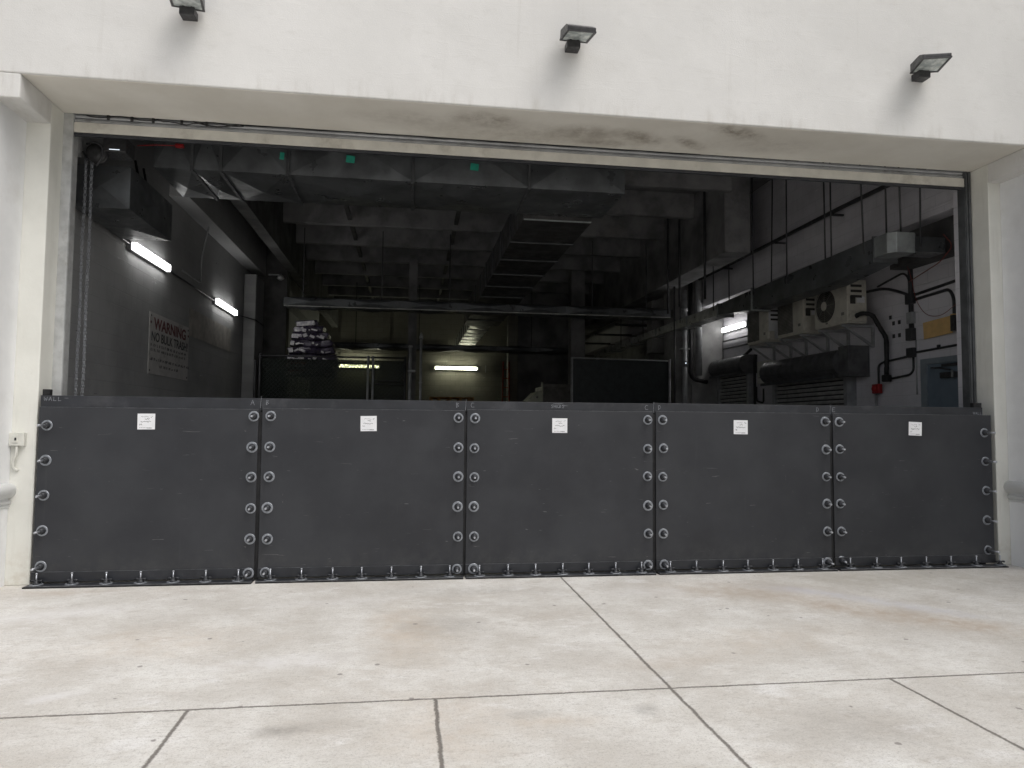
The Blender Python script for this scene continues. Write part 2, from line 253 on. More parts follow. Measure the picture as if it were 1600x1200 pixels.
# ------------------------------------------------------------------ mesh helpers
class MB:
    def __init__(s): s.bm = bmesh.new()
    def box(s, x0, x1, y0, y1, z0, z1, bev=0, rot=None, about=None):
        vs = [s.bm.verts.new((x, y, z)) for z in (z0, z1) for x, y in ((x0, y0), (x1, y0), (x1, y1), (x0, y1))]
        fs = [s.bm.faces.new([vs[i] for i in f]) for f in ((3, 2, 1, 0), (4, 5, 6, 7), (0, 1, 5, 4), (1, 2, 6, 5), (2, 3, 7, 6), (3, 0, 4, 7))]
        if bev:
            r = bmesh.ops.bevel(s.bm, geom=list({e for f in fs for e in f.edges}), offset=bev, segments=2, affect='EDGES', profile=.6)
            vs = list({v for f in r['faces'] for v in f.verts} | {v for v in vs if v.is_valid})
        if rot is not None: bmesh.ops.rotate(s.bm, verts=vs, cent=about or ((x0+x1)/2, (y0+y1)/2, (z0+z1)/2), matrix=rot)
        return s
    def quad(s, *pts): s.bm.faces.new([s.bm.verts.new(p) for p in pts]); return s
    def prism(s, pts, axis, a, b):
        """polygon pts in the two other axes, extruded along axis from a to b"""
        def mk(p, t):
            l = list(p); l.insert(axis, t); return tuple(l)
        A = [s.bm.verts.new(mk(p, a)) for p in pts]; B = [s.bm.verts.new(mk(p, b)) for p in pts]; n = len(pts)
        s.bm.faces.new(A); s.bm.faces.new(B[::-1])
        for i in range(n): s.bm.faces.new([A[i], B[i], B[(i+1) % n], A[(i+1) % n]][::-1])
        return s
    def tube(s, pts, r, n=8, cap=True):
        pts = [Vector(p) for p in pts]; rings = []; prev = None
        for i, p in enumerate(pts):
            t = (pts[min(i+1, len(pts)-1)]-pts[max(i-1, 0)]).normalized()
            a = prev if prev is not None else (Vector((0, 0, 1)) if abs(t.z) < .9 else Vector((1, 0, 0)))
            u = (a - t*a.dot(t)).normalized(); v = t.cross(u); prev = u
            rr = r[i] if isinstance(r, (list, tuple)) else r
            rings.append([s.bm.verts.new(p+(u*math.cos(k*2*math.pi/n)+v*math.sin(k*2*math.pi/n))*rr) for k in range(n)])
        for a, b in zip(rings, rings[1:]):
            for k in range(n):
                f = s.bm.faces.new([a[k], a[(k+1) % n], b[(k+1) % n], b[k]]); f.smooth = True
        if cap: s.bm.faces.new(rings[0][::-1]); s.bm.faces.new(rings[-1])
        return s
    def disc(s, c, axis, r, t, n=24, r_in=0):
        """washer/cylinder centred at c facing along axis, thickness t"""
        ax = Vector(axis).normalized(); q = ax.to_track_quat('Z', 'Y'); c = Vector(c)
        P = lambda rad, z, k: s.bm.verts.new(c+q@Vector((rad*math.cos(k*2*math.pi/n), rad*math.sin(k*2*math.pi/n), z)))
        prof = [(r, 0), (r, t*.7), (r*.95, t)]
        if r_in: prof += [(r_in, t), (r_in, 0)]
        rings = [[P(a, z, k) for k in range(n)] for a, z in prof]
        for A, B in zip(rings, rings[1:]):
            for k in range(n):
                f = s.bm.faces.new([A[k], A[(k+1) % n], B[(k+1) % n], B[k]])
        if not r_in: s.bm.faces.new(rings[-1])
        s.bm.faces.new(rings[0][::-1]) if not r_in else None
        return s
    def lathe(s, c, axis, prof, n=20, smooth=True):
        ax = Vector(axis).normalized(); q = ax.to_track_quat('Z', 'Y'); c = Vector(c)
        rings = [[s.bm.verts.new(c+q@Vector((a*math.cos(k*2*math.pi/n), a*math.sin(k*2*math.pi/n), z))) for k in range(n)] for a, z in prof]
        for A, B in zip(rings, rings[1:]):
            for k in range(n):
                f = s.bm.faces.new([A[k], A[(k+1) % n], B[(k+1) % n], B[k]]); f.smooth = smooth
        s.bm.faces.new(rings[0][::-1]); s.bm.faces.new(rings[-1])
        return s
    def build(s, name, mat, parent=None, label=None, cat=None, group=None, kind=None, bevel=0):
        me = bpy.data.meshes.new(name)
        if parent is not None:
            off = Vector((0, 0, 0)); p = parent
            while p is not None: off += p.location; p = p.parent
            bmesh.ops.translate(s.bm, verts=s.bm.verts, vec=-off)
        bmesh.ops.recalc_face_normals(s.bm, faces=s.bm.faces)
        s.bm.to_mesh(me); s.bm.free(); me.materials.append(M[mat] if isinstance(mat, str) else mat)
        o = bpy.data.objects.new(name, me); C.objects.link(o)
        if parent is not None: o.parent = parent
        tag(o, label, cat, group, kind)
        if bevel:
            b = o.modifiers.new('bevel', 'BEVEL'); b.width = bevel; b.segments = 2; b.limit_method = 'ANGLE'
        return o
def tag(o, label=None, cat=None, group=None, kind=None):
    for k, v in (('label', label), ('category', cat), ('group', group), ('kind', kind)):
        if v: o[k] = v
def thing(name, label, cat, loc=(0, 0, 0), group=None):
    o = bpy.data.objects.new(name, None); o.empty_display_size = .1; o.location = loc; C.objects.link(o); tag(o, label, cat, group); return o
def copy_tree(o, parent=None, dx=(0, 0, 0)):
    c = o.copy(); C.objects.link(c); c.parent = parent
    if parent is None: c.location = o.location + Vector(dx)
    for ch in list(o.children): copy_tree(ch, c)
    return c
def arc(pts, r=.08, n=5):
    """polyline with rounded corners"""
    pts = [Vector(p) for p in pts]; out = [pts[0]]
    for a, b, c in zip(pts, pts[1:], pts[2:]):
        u = (a-b); v = (c-b); rr = min(r, u.length*.49, v.length*.49); p0 = b+u.normalized()*rr; p1 = b+v.normalized()*rr
        for k in range(n+1):
            t = k/n; out.append(p0*(1-t)**2+b*2*t*(1-t)+p1*t*t)
    out.append(pts[-1]); return out
def sag(a, b, drop, n=10):
    a, b = Vector(a), Vector(b); return [a.lerp(b, k/n)-Vector((0, 0, drop*4*(k/n)*(1-k/n))) for k in range(n+1)]
def text_mesh(txt, size, depth=.002, bold=0.0):
    cu = bpy.data.curves.new('lettering', 'FONT'); cu.body = txt; cu.size = size; cu.extrude = depth; cu.offset = bold; cu.align_x = 'CENTER'
    o = bpy.data.objects.new('tmp', cu); C.objects.link(o); dg = bpy.context.evaluated_depsgraph_get(); me = bpy.data.meshes.new_from_object(o.evaluated_get(dg)); bpy.data.objects.remove(o); return me

# ------------------------------------------------------------------ ground
g = MB().quad((-60, -60, 0), (60, -60, 0), (60, .45, 0), (-60, .45, 0)); g.build('ground', 'concrete', kind='structure')
g = MB().quad((-60, .45, -.004), (60, .45, -.004), (60, 60, -.004), (-60, 60, -.004)); g.build('floor', 'slab_in', kind='structure')

# ------------------------------------------------------------------ building shell
XL, XR, YB, YP, YR = -3.96, 5.95, -.42, .14, .38
ZS, ZD = 4.53, 4.31
B = thing('loading_dock_building', 'white stucco building with a wide, dark loading bay behind the barrier', 'building')
def bp(mb, name, mat, label=None, parent=B, bevel=0): return mb.build(name, mat, parent, label, bevel=bevel)
bp(MB().box(-9, 12, YB, YR, ZS, 9.0), 'facade_wall', 'stucco', 'white stucco wall above the bay opening', bevel=.012)
bp(MB().box(-9, XL, YB+.003, YP, ZD, ZS-.001), 'facade_beam_end', 'stucco', bevel=.010)
bp(MB().box(XR, 12, YB+.003, YP, ZD, ZS-.001), 'facade_beam_end', 'stucco', bevel=.010)
bp(MB().box(XL+.001, XR-.001, YB+.02, YR, ZS-.004, ZS), 'soffit', 'soffit', 'beige stained plaster soffit under the facade wall')
bp(MB().box(-4.6, XL, YP, YR+.15, 0, ZS-.001), 'pier', 'cream', 'cream painted pier left of the opening', bevel=.008)
bp(MB().box(XR, 6.6, YP, YR+.15, 0, ZS-.001), 'pier', 'cream', 'cream painted pier right of the opening', bevel=.008)
bp(MB().box(-9, -4.17, -.40, YP-.002, 0, ZD), 'side_wall', 'white_paint', 'cool white side wall left of the bay')
bp(MB().box(6.10, 12, -.40, YP-.002, 0, ZD), 'side_wall', 'white_paint', 'white side wall right of the bay')
# half round mouldings on the wing walls
for sg, xw, xe in ((1, -4.17, -9), (-1, 6.10, 12)):
    q = MB(); xo = xw-sg*.005
    q.tube(arc([(xo, YP+.03, .862), (xo, -.40, .862), (xe, -.40, .862)], .05), .070, 18)
    q.tube(arc([(xw+sg*.002, YP+.03, .755), (xw+sg*.002, -.402, .755), (xe, -.402, .755)], .05), .022, 10)
    q.tube(arc([(xw+sg*.0, YP+.03, .715), (xw+sg*.0, -.40, .715), (xe, -.40, .715)], .05), .014, 10)
    bp(q, 'wall_moulding', 'white_paint')
# unseen neighbour wall, added to shade the right end of the bay
bp(MB().box(8.6, 9.2, -9, YB-.001, 0, 9.0), 'side_wall', 'cream')
# interior walls
YE = 20.8
bp(MB().box(-4.7, -4.3, YR+.16, YE, 0, 6.6), 'interior_wall', 'wall_dark', 'dark painted block wall with the warning sign')
bp(MB().box(6.8, 7.2, YR+.16, 2.6, 0, 6.6), 'interior_wall', 'wall_grey', 'light grey block wall around the steel door')
bp(MB().box(6.82, 7.2, 2.6, YE, 0, 6.6), 'interior_wall', 'wall_grey')
bp(MB().box(-4.7, 7.2, YE, YE+.3, 0, 6.6), 'interior_wall', 'wall_back')
bp(MB().box(-4.69, 7.19, YR+.16, YE, 6.3, 6.6), 'ceiling_slab', 'ceil')
bp(MB().box(-4.31, XL, YR+.155, YR+.4, ZS-.3, 6.3), 'interior_wall', 'wall_dark')
# the pier returns close the gaps beside the opening
bp(MB().box(-4.69, XL-.06, YR+.151, YR+.36, 0, 6.3), 'interior_wall', 'wall_dark')
bp(MB().box(XR+.06, 7.19, YR+.151, YR+.36, 0, 6.3), 'interior_wall', 'wall_grey')
bp(MB().box(-4.7, 7.2, YR+.001, YR+.15, ZS+.4, 6.6), 'interior_wall', 'ceil')
# ceiling joists
y = 3.4
while y < 20:
    bp(MB().prism([(y-.11, 6.3), (y-.07, 5.8), (y+.07, 5.8), (y+.11, 6.3)], 0, -3.3, 5.2), 'ceiling_joist', 'ceil', bevel=.015); y += 1.75
for x in (-1.9, .4, 2.9): bp(MB().box(x-.04, x+.04, 3, 20.7, 5.90, 5.99), 'cross_tie', 'conc_dark')
bp(MB().box(-3.52, -3.3, 2.9, 20.7, 5.15, 6.29), 'girder', 'conc_dark')
bp(MB().box(-4.0, -3.53, 2.9, 20.7, 5.7, 6.29), 'girder', 'conc_dark')
bp(MB().box(5.2, 5.7, 5.4, 20.7, 4.75, 6.29), 'girder', 'ceil', 'dark concrete girder above the hanging duct')
bp(MB().box(-4.29, -4.0, 4.5, 20.7, 5.0, 6.29), 'wall_beam', 'wall_dark')
bp(MB().box(6.3, 6.79, YR+.37, 20.7, 4.32, 6.29), 'wall_beam', 'wall_grey', 'grey painted beam along the wall above the condensers', bevel=.01)
bp(MB().box(6.27, 6.30, YR+.37, 20.6, 4.32, 4.44), 'beam_ledge', 'wall_grey', bevel=.006)
bp(MB().box(6.27, 6.30, YR+.37, 20.6, 5.0, 5.05), 'beam_ledge', 'wall_grey', bevel=.006)
bp(MB().box(-4.28, -4.02, 9.6, 10.5, 0, 4.85), 'pilaster', 'wall_dark', 'dark grey pilaster behind the wall tube light', bevel=.02)
bp(MB().box(-4.28, -3.5, 10.5, 10.9, 0, 6.29), 'pilaster', 'conc_dark')
bp(MB().box(5.62, 6.81, 9.0, 9.8, 0, 6.29), 'column', 'conc_in', 'grey concrete column carrying pipes', bevel=.03)
bp(MB().box(5.6, 6.8, 10.6, 11.0, 3.4, 6.29), 'column', 'conc_in')
bp(MB().box(2.60, 2.92, 16.0, 16.3, 0, 6.29), 'column', 'wall_back', 'narrow yellowish column by the ladder', bevel=.02)
bp(MB().box(2.93, 5.2, 16.1, 16.3, 0, 6.29), 'partition_wall', 'ceil')
bp(MB().box(4.0, 4.4, 12.9, 13.3, 0, 6.29), 'column', 'ceil')
bp(MB().box(-.62, -.40, 12.0, 12.25, 0, 6.0), 'steel_post', 'ceil')
bp(MB().box(6.74, 6.795, 11.2, 20.0, 2.2, 4.25), 'wall_panel', 'conc_in')
# back wall panels lit by the tubes
for x0, x1, z0, z1 in ((-3.2, -1.35, 4.4, 5.9), (-1.2, .9, 4.4, 5.9), (-3.2, .9, 3.95, 4.2)):
    bp(MB().box(x0, x1, YE-.05, YE-.002, z0, z1), 'wall_panel', 'wall_back', bevel=.01)
bp(MB().box(-4.0, .9, YE-.12, YE-.051, 4.22, 4.34), 'wall_panel', 'wall_back')
# steel personnel door on the right
d = bp(MB().box(6.765, 6.80, 1.36, 2.20, 0, 2.42, bev=.004), 'steel_door', 'door', 'blue grey steel door')
MB().box(6.74, 6.80, 2.20, 2.32, 0, 2.50, bev=.006).box(6.74, 6.80, 1.24, 1.36, 0, 2.50, bev=.006).box(6.741, 6.80, 1.36, 2.20, 2.42, 2.499, bev=.004).build('door_frame', 'door_frame', d)
MB().box(6.70, 6.765, 1.62, 1.90, 2.20, 2.28, bev=.012).tube([(6.68, 1.66, 2.30), (6.60, 1.76, 2.33), (6.72, 2.08, 2.36)], .012).build('door_closer', 'lamp_black', d)
MB().box(6.69, 6.70, 1.64, 1.67, 2.2, 2.3).build('closer_cap', 'zinc', d)
MB().box(6.735, 6.765, 1.36, 1.9, 2.36, 2.40).build('door_rain_strip', 'lamp_black', d)

# ------------------------------------------------------------------ main roller door
q = MB().box(XL+.09, XR-.05, YR+.06, YR+.075, 4.455, 4.54)
rd = thing('roller_door', 'raised grey roller door with beige bottom bar under the soffit', 'roller door', (1, YR, ZS))
q = MB()
for k in range(2): q.prism([(YR+.05, 4.45+k*.045), (YR+.036, 4.455+k*.045), (YR+.03, 4.47+k*.045), (YR+.036, 4.488+k*.045), (YR+.05, 4.492+k*.045), (YR+.07, 4.47+k*.045)], 0, XL+.09, XR-.06)
q.build('curtain', 'slat', rd)
MB().box(XL+.09, XR-.06, YR+.01, YR+.05, 4.345, 4.447, bev=.004).build('bottom_bar', 'beige_bar', rd)
MB().box(XL+.09, XR-.06, YR+.015, YR+.04, 4.31, 4.344, bev=.004).build('rubber_seal', 'rail', rd)
q = MB().box(XL+.0, XL+.088, YR+.0, YR+.012, 0, ZS-.005, bev=.003).box(XL+.076, XL+.09, YR+.0125, YR+.12, 0, ZS-.005, bev=.003)
q.build('guide_rail', 'galv', rd, 'scuffed bright galvanised guide rail')
MB().box(XR-.075, XR-.052, YR+.0, YR+.012, 0, ZS-.005).box(XR-.04, XR-.012, YR-.004, YR+.02, 0, ZS-.005, bev=.004).box(XR-.085, XR-.076, YR+.01, YR+.12, 0, ZS-.005).build('guide_rail', 'track_dark', rd, 'dark guide rail')
# cable clipped along the top of the roller door
q = MB(); pts = []
for k in range(28):
    x = -3.75+k*.055; z = ZS-.02-.012*math.sin(k*.8)-(.02 if 12 < k < 18 else 0); pts.append((x, YR-.005, z))
q.tube(pts, .006)
pts = [(-2.75+k*.04, YR-.006, ZS-.012-.035*math.sin(k/11*math.pi)) for k in range(12)]; q.tube(pts, .007)
q.tube([(-2.3+k*.1, YR-.006, ZS-.015-.004*math.sin(k)) for k in range(50)], .004)
o = q.build('door_cable', 'hose', None, 'thin black cable drooping along the top of the roller door', 'cable')
for x in (-3.55, -3.33, -3.13, -2.86, -2.62): MB().box(x-.012, x+.012, YR-.014, YR+.0, ZS-.05, ZS-.006).build('cable_clip', 'hose', o)

# door chain hoist
h = thing('door_chain_hoist', 'black door operator with hand chains hanging inside the left edge of the opening', 'chain hoist', (-3.7, .75, 4.3))
MB().box(-3.72, -3.50, .7, .95, 4.28, 4.44, bev=.01).build('operator_box', 'lamp_black', h)
MB().box(-3.66, -3.56, .695, .70, 4.30, 4.306).build('indicator', 'led', h)
MB().lathe((-3.80, .72, 4.27), (0, 1, 0), [(.03, 0), (.10, .01), (.10, .03), (.07, .035), (.07, .05), (.10, .055), (.10, .075), (.03, .085)]).build('chain_wheel', 'lamp_black', h)
MB().tube(arc([(-3.9, .75, 4.36), (-3.82, .7, 4.38), (-3.72, .7, 4.33), (-3.73, .7, 4.2), (-3.78, .7, 4.12)], .05), .011).tube([(-3.93, .75, 4.28), (-3.86, .7, 4.15)], .011).build('chain_guide', 'pipe_dark', h)
for x in (-3.905, -3.893, -3.845, -3.832):
    q = MB(); z = 4.2; k = 0
    xs = x
    while z > .9:
        xo = xs+.003*math.sin(z*5+x*40); t = .0027; a = .0085; 
        pts = [(xo+(a*math.cos(u) if k % 2 else 0), .75+(0 if k % 2 else a*math.cos(u)), z+.021*math.sin(u)) for u in [i*math.pi/3 for i in range(7)]]
        q.tube(pts, t, 4, cap=False); z -= .034; k += 1
    q.build('hand_chain', 'zinc', h)
MB().box(-3.12, -3.03, 1.0, 1.04, 4.48, 4.52, bev=.01).tube([(-3.5, 1.0, 4.47), (-3.3, 1.0, 4.49), (-3.12, 1.02, 4.5)], .005).build('red_plug', 'red', None, 'small red plug on a cable in front of the big duct', 'plug')

# ------------------------------------------------------------------ flood barrier (five panels)
PY = .10       # front plane of the sheets
edges = [-3.925, -1.965, .010, 1.965, 3.945, 5.865]
bolt0 = None
def make_bolt(parent, x, z, length):
    PY = .10 if z > .15 or abs(x) > 3.9 or x < -3.7 else .0895
    """stud pointing at the viewer with washer and wing nut"""
    st = MB().tube([(x, PY-.005, z), (x, PY-length, z)], .010, 10).build('clamp_bolt', 'zinc', parent)
    MB().disc((x, PY, z), (0, -1, 0), random.uniform(.048, .053), .007, 28, r_in=.034).disc((x, PY, z), (0, -1, 0), .0435, .003, 20).build('washer', 'washer', st)
    MB().lathe((x, PY-.006, z), (0, -1, 0), [(.033, 0), (.034, .006), (.030, .012), (.027, .036), (.016, .042)], 12).build('wing_nut', 'nut', st)
def make_clamp(parent, x, y):
    st = MB().tube([(x, y, .03), (x, y, .118)], .0065, 10).lathe((x, y, .114), (0, 0, 1), [(.008, 0), (.0105, .003), (.0105, .010), (.007, .013)], 10).build('hold_down_bolt', 'zinc', parent)
    MB().disc((x, y, .0215), (0, 0, 1), .056, .007, 28, r_in=.02).build('washer', 'washer', st)
    q = MB().lathe((x, y, .029), (0, 0, 1), [(.030, 0), (.034, .005), (.026, .010), (.018, .018), (.018, .036), (.012, .040)], 12)
    for sgn in (-1, 1): q.tube([(x, y, .050), (x+sgn*.03, y, .060), (x+sgn*.050, y, .056)], [.009, .009, .012], 6)
    q.build('wing_nut', 'nut', st)
SF = {  # single stroke letters, unit box
 'A': [[(0, 0), (.45, 1), (.9, 0)], [(.2, .4), (.72, .42)]], 'B': [[(0, 0), (0, 1), (.55, .85), (.1, .55), (.6, .3), (0, 0)]], 'C': [[(.8, .9), (.3, 1), (0, .5), (.2, .05), (.9, .1)]],
 'D': [[(0, 0), (0, 1), (.5, .85), (.62, .4), (0, 0)]], 'E': [[(.8, 1), (0, .95), (0, 0), (.8, .05)], [(0, .5), (.6, .5)]], 'W': [[(0, 1), (.2, 0), (.45, .7), (.7, 0), (1, 1)]], 'L': [[(0, 1), (0, 0), (.8, .05)]],
 'S': [[(.8, .9), (.3, 1), (.1, .7), (.7, .4), (.5, 0), (0, .1)]], 'H': [[(0, 0), (0, 1)], [(.7, 0), (.7, 1)], [(0, .5), (.7, .5)]], 'K': [[(0, 0), (0, 1)], [(.7, 1), (0, .5), (.8, 0)]], '/': [[(0, -.5), (.15, 1.8)]],
 'O': [[(.4, 1), (0, .5), (.4, 0), (.8, .5), (.4, 1)]], '-': [[(0, .5), (.8, .5)]], '_': [[(-.2, -.35), (1.2, -.30)]]}
def strokes(q, txt, x, z, hgt, y, wid=.004, pitch=1.15, flat=True):
    for ch in txt:
        for st in SF.get(ch, []):
            for (a, b), (c_, d_) in zip(st, st[1:]):
                p0 = Vector((x+a*hgt*.8, 0, z+b*hgt)); p1 = Vector((x+c_*hgt*.8, 0, z+d_*hgt)); t = (p1-p0).normalized(); n = Vector((-t.z, 0, t.x))*wid/2
                e = t*wid*.3
                vs = [(p0+n-e), (p0-n-e), (p1-n+e), (p1+n+e)]
                q.prism([(v.x, v.z) for v in vs], 1, y-.0006, y)
        x += hgt*.8*pitch
    return q
names = ['A', 'B', 'C', 'D', 'E']
look = ['leftmost charcoal barrier panel, WALL and A chalked along its top', 'charcoal barrier panel between first and second seam, chalked B at both ends',
        'middle charcoal barrier panel, scribble chalked above its sticker and C at both ends', 'charcoal barrier panel chalked D at both ends, in front of the rolling shutter', 'rightmost and darkest charcoal barrier panel, chalked E at its left end']
labx = [-2.994, -.943, .966, 2.913, 4.936]
for i in range(5):
    x0, x1 = edges[i], edges[i+1]; gl = .0 if i == 0 else .018; gr = .0 if i == 4 else .018
    if i in (2,): gl = .014
    if i == 1: gr = .014
    sx0, sx1 = x0+gl, x1-gr
    p = thing('flood_barrier_panel', look[i], 'flood barrier', ((x0+x1)/2, PY, 0), 'charcoal flood barrier panels across the bay')
    ztop = [1.628, 1.64, 1.65, 1.655, 1.655][i]
    MB().box(sx0, sx1, PY, PY+.012, .118, ztop, bev=.002).build('sheet', 'panel', p)
    tx0, tx1 = x0 + (.004 if i else -.0), x1 - (.002 if i < 4 else .09)
    MB().box(tx0, tx1, PY+.013, PY+.036, ztop-.02, 1.737+.006*(i > 2), bev=.003).build('top_rail', 'rail', p)
    MB().box(sx0+.001, sx1-.001, PY+.001, PY+.0115, ztop+.0005, ztop+.003).build('sheet_edge', 'edge', p)
    # base angle: upright leg, toe flange on the floor, rubber gasket
    MB().box(sx0-.002, sx1+.002, PY-.009, PY-.002, .036, .124, bev=.002).box(sx0-.002, sx1+.002, -.002 if i else -.012, PY-.0095, .014, .022, bev=.002).build('base_angle', 'rail', p)
    MB().box(sx0+.0, sx1-.0, PY-.0075, PY-.003, .1243, .1262).build('angle_edge', 'edge', p)
    MB().box(sx0-.001+(.0 if i else -.02), sx1+.001+(.07 if i == 4 else 0), -.006 if i else -.02, PY+.02, .001, .0135, bev=.002).build('base_gasket', 'rubber', p)
    MB().box(sx0, sx1, -.004 if i else -.014, .0015 if i else -.008, .0142, .0215).build('toe_edge', 'edge', p)
    if i < 4: MB().box(x1-.02, x1+.02, PY+.014, PY+.034, .02, ztop-.022).build('joint_gasket', 'rubber', p)
    # studs
    if i == 0: lx, lz, ll = -3.853, [1.463, 1.14, .82, .495, .172], .16
    else: lx, lz, ll = x0+.093-(0 if i in (1, 3, 4) else .0), [1.566, 1.27, .982, .69, .397, .085], .095
    if i == 4: rx, rz, rl = 5.80, [1.465, 1.2, .935, .665, .40, .17], .14
    else: rx, rz, rl = x1-.050, [1.566, 1.27, .982, .69, .399, .082], .095
    if i == 4: rz = rz[:1]+[1.21, .94, .68, .17+.245, .17]; rz = [1.465, 1.205, .935, .655, .395][:5]+[.17]; rz = [1.465, 1.145, .825, .50, .172]
    if i in (0,): rx = x1-.045
    for z in lz: make_bolt(p, lx+random.uniform(-.006, .006) if i else lx+random.uniform(-.003, .003), z+random.uniform(-.004, .004), ll*random.uniform(.85, 1.15))
    for z in rz: make_bolt(p, rx-.02+random.uniform(-.005, .005), z+random.uniform(-.004, .004), rl*random.uniform(.85, 1.15))
    a, b = (x0+.07, x1-.14) if i == 0 else (x0+.15, x1-.15)
    if i == 4: a, b = x0+.16, x1+.02
    for k in range(7): make_clamp(p, a+(b-a)*k/6+random.uniform(-.008, .008), .045+random.uniform(-.004, .004))
    # sticker with form lines and handwriting
    lx_ = labx[i]; lz_ = 1.503 if i < 2 else 1.50; rot = Matrix.Rotation((-.01, -.02, 0, .01, .035)[i], 3, 'Y')
    lb = MB().box(lx_-.078, lx_+.078, PY-.0015, PY-.0002, lz_-.074, lz_+.074, rot=rot).build('sticker', 'label', p)
    q = MB(); rnd = random.Random(40+i); yy = PY-.0018
    def seg(xa, za, xb, zb_, wd=.0022):
        t = Vector((xb-xa, zb_-za)); 
        if t.length < 1e-5: return
        t.normalize(); n = Vector((-t.y, t.x))*wd/2
        q.prism([(xa+n.x, za+n.y), (xa-n.x, za-n.y), (xb-n.x, zb_-n.y), (xb+n.x, zb_+n.y)], 1, yy-.0004, yy)
    def scrib(xa, za, n, st, amp, wd=.0022):
        px, pz = xa, za
        for k in range(n):
            nx = px+st*rnd.uniform(.5, 1.2); nz = za+amp*rnd.uniform(-1, 1); seg(px, pz, nx, nz, wd); px, pz = nx, nz
    scrib(lx_-.045, lz_+.045, 9, .009, .006, .0018); scrib(lx_-.012, lz_+.026, 5, .008, .008, .003); scrib(lx_-.05, lz_-.002, 15, .0078, .008, .0030)
    scrib(lx_+.04, lz_+.045, 4, .006, .009, .002); scrib(lx_-.062, lz_-.028, 6, .005, .008, .002)
    for k in range(8): seg(lx_-.058+k*.014, lz_-.058, lx_-.050+k*.014, lz_-.058, .0035)
    seg(lx_+.006, lz_-.062, lx_+.05, lz_-.062, .0025)
    q.build('lettering', 'ink_dark', lb)
    # chalk marks on the top rail
    q = MB(); cy = PY+.0128
    zc = 1.668
    if i == 0:
        strokes(q, 'WALL', -3.895, zc+.02, .034, cy, .0045, 1.5); strokes(q, '-', -3.90, zc-.012, .09, cy, .003); strokes(q, '-', -3.72, zc+.02, .05, cy, .003)
    else: strokes(q, names[i], x0+(.05 if i < 4 else .025), zc+.006, .046, cy, .0045)
    if i < 4: strokes(q, names[i], x1-(.095 if i != 3 else .16), zc+.004, .046, cy, .0045)
    if i == 2:
        strokes(q, 'SHKBS', .88, zc+.012, .032, cy, .004, 1.1); strokes(q, '-', .90, zc-.024, .16, cy, .003); strokes(q, '-', .99, zc-.010, .09, cy, .003)
    if i < 4: strokes(q, '/', x1-.004, zc+.0, .048, cy, .0035)
    if i == 4: strokes(q, 'WALL', 5.66, zc-.004, .026, cy, .004, 1.4)
    q.build('chalk_mark', 'chalk', p)
# rubber wall seals poking up at both ends
MB().box(-3.925, -3.86, PY+.04, PY+.0395+.05, 0, 1.795, bev=.003).build('wall_seal', 'rubber', None, 'black rubber wall seal standing above the left end of the barrier', 'wall seal', 'black rubber wall seals')
MB().box(5.69, 5.79, PY+.04, PY+.0395+.05, 0, 1.795, bev=.003).build('wall_seal', 'rubber', None, 'black rubber wall seal standing above the right end of the barrier', 'wall seal', 'black rubber wall seals')

# ------------------------------------------------------------------ floodlights
def floodlight(x, yaw, tilt, label):
    z = 5.17; t = thing('floodlight', label, 'floodlight', (x, YB, z), 'floodlights above the bay')
    rz = Matrix.Rotation(R(yaw), 3, 'Z'); rx = Matrix.Rotation(R(tilt), 3, 'X')
    def xf(mb):
        bmesh.ops.rotate(mb.bm, verts=mb.bm.verts, cent=(0, 0, 0), matrix=rz@rx); bmesh.ops.translate(mb.bm, verts=mb.bm.verts, vec=(x, YB-.13, z+.05)); return mb
    # housing: shallow tray, deeper towards the wall
    q = MB(); q.prism([(.06, -.02), (-.25, -.02), (-.25, .012), (-.16, .05), (.06, .065)], 0, -.135, .135); xf(q).build('housing', 'lamp_black', t, bevel=.006)
    q = MB().box(-.138, .138, -.252, -.232, -.034, -.0205).box(-.138, .138, .045, .062, -.034, -.0205).box(-.138, -.118, -.2315, .0445, -.034, -.0205).box(.118, .138, -.2315, .0445, -.034, -.0205); xf(q).build('bezel', 'lamp_black', t)
    q = MB().box(-.1175, .1175, -.2315, .0445, -.028, -.0205); xf(q).build('lens', 'lens', t)
    q = MB().box(x-.075, x+.055, YB-.12, YB-.001, z-.05, z+.02, bev=.006).tube([(x-.04, YB-.06, z+.0), (x-.04, YB-.14, z+.05)], .014).tube([(x+.03, YB-.06, z+.0), (x+.03, YB-.14, z+.05)], .014)
    q.build('bracket', 'lamp_black', t); return t
floodlight(.96, 2, 12, 'middle floodlight, facing straight down over the barrier')
floodlight(-2.56, 10, 6, 'leftmost floodlight, partly above the top of the picture')
floodlight(4.66, -16, 0, 'rightmost floodlight, its lens swung towards the right')

# outlet box with flexible conduit on the left pier
t = thing('junction_box', 'grey white outdoor switch box with a short flexible conduit on the left pier', 'switch box', (-4.10, YP, 1.33))
MB().box(-4.168, -4.04, YP-.05, YP-.001, 1.27, 1.39, bev=.006).box(-4.14, -4.09, YP-.058, YP-.0505, 1.30, 1.37, bev=.003).build('box', 'box_white', t)
MB().tube(arc([(-4.105, YP-.03, 1.27), (-4.105, YP-.035, 1.20), (-4.135, YP-.03, 1.12), (-4.13, YP-.02, 1.06), (-4.10, YP-.0, 1.04)], .05), .014).build('conduit', 'box_white', t)
MB().box(-4.115, -4.10, YP-.062, YP-.0585, 1.32, 1.345).build('toggle', 'lamp_black', t)

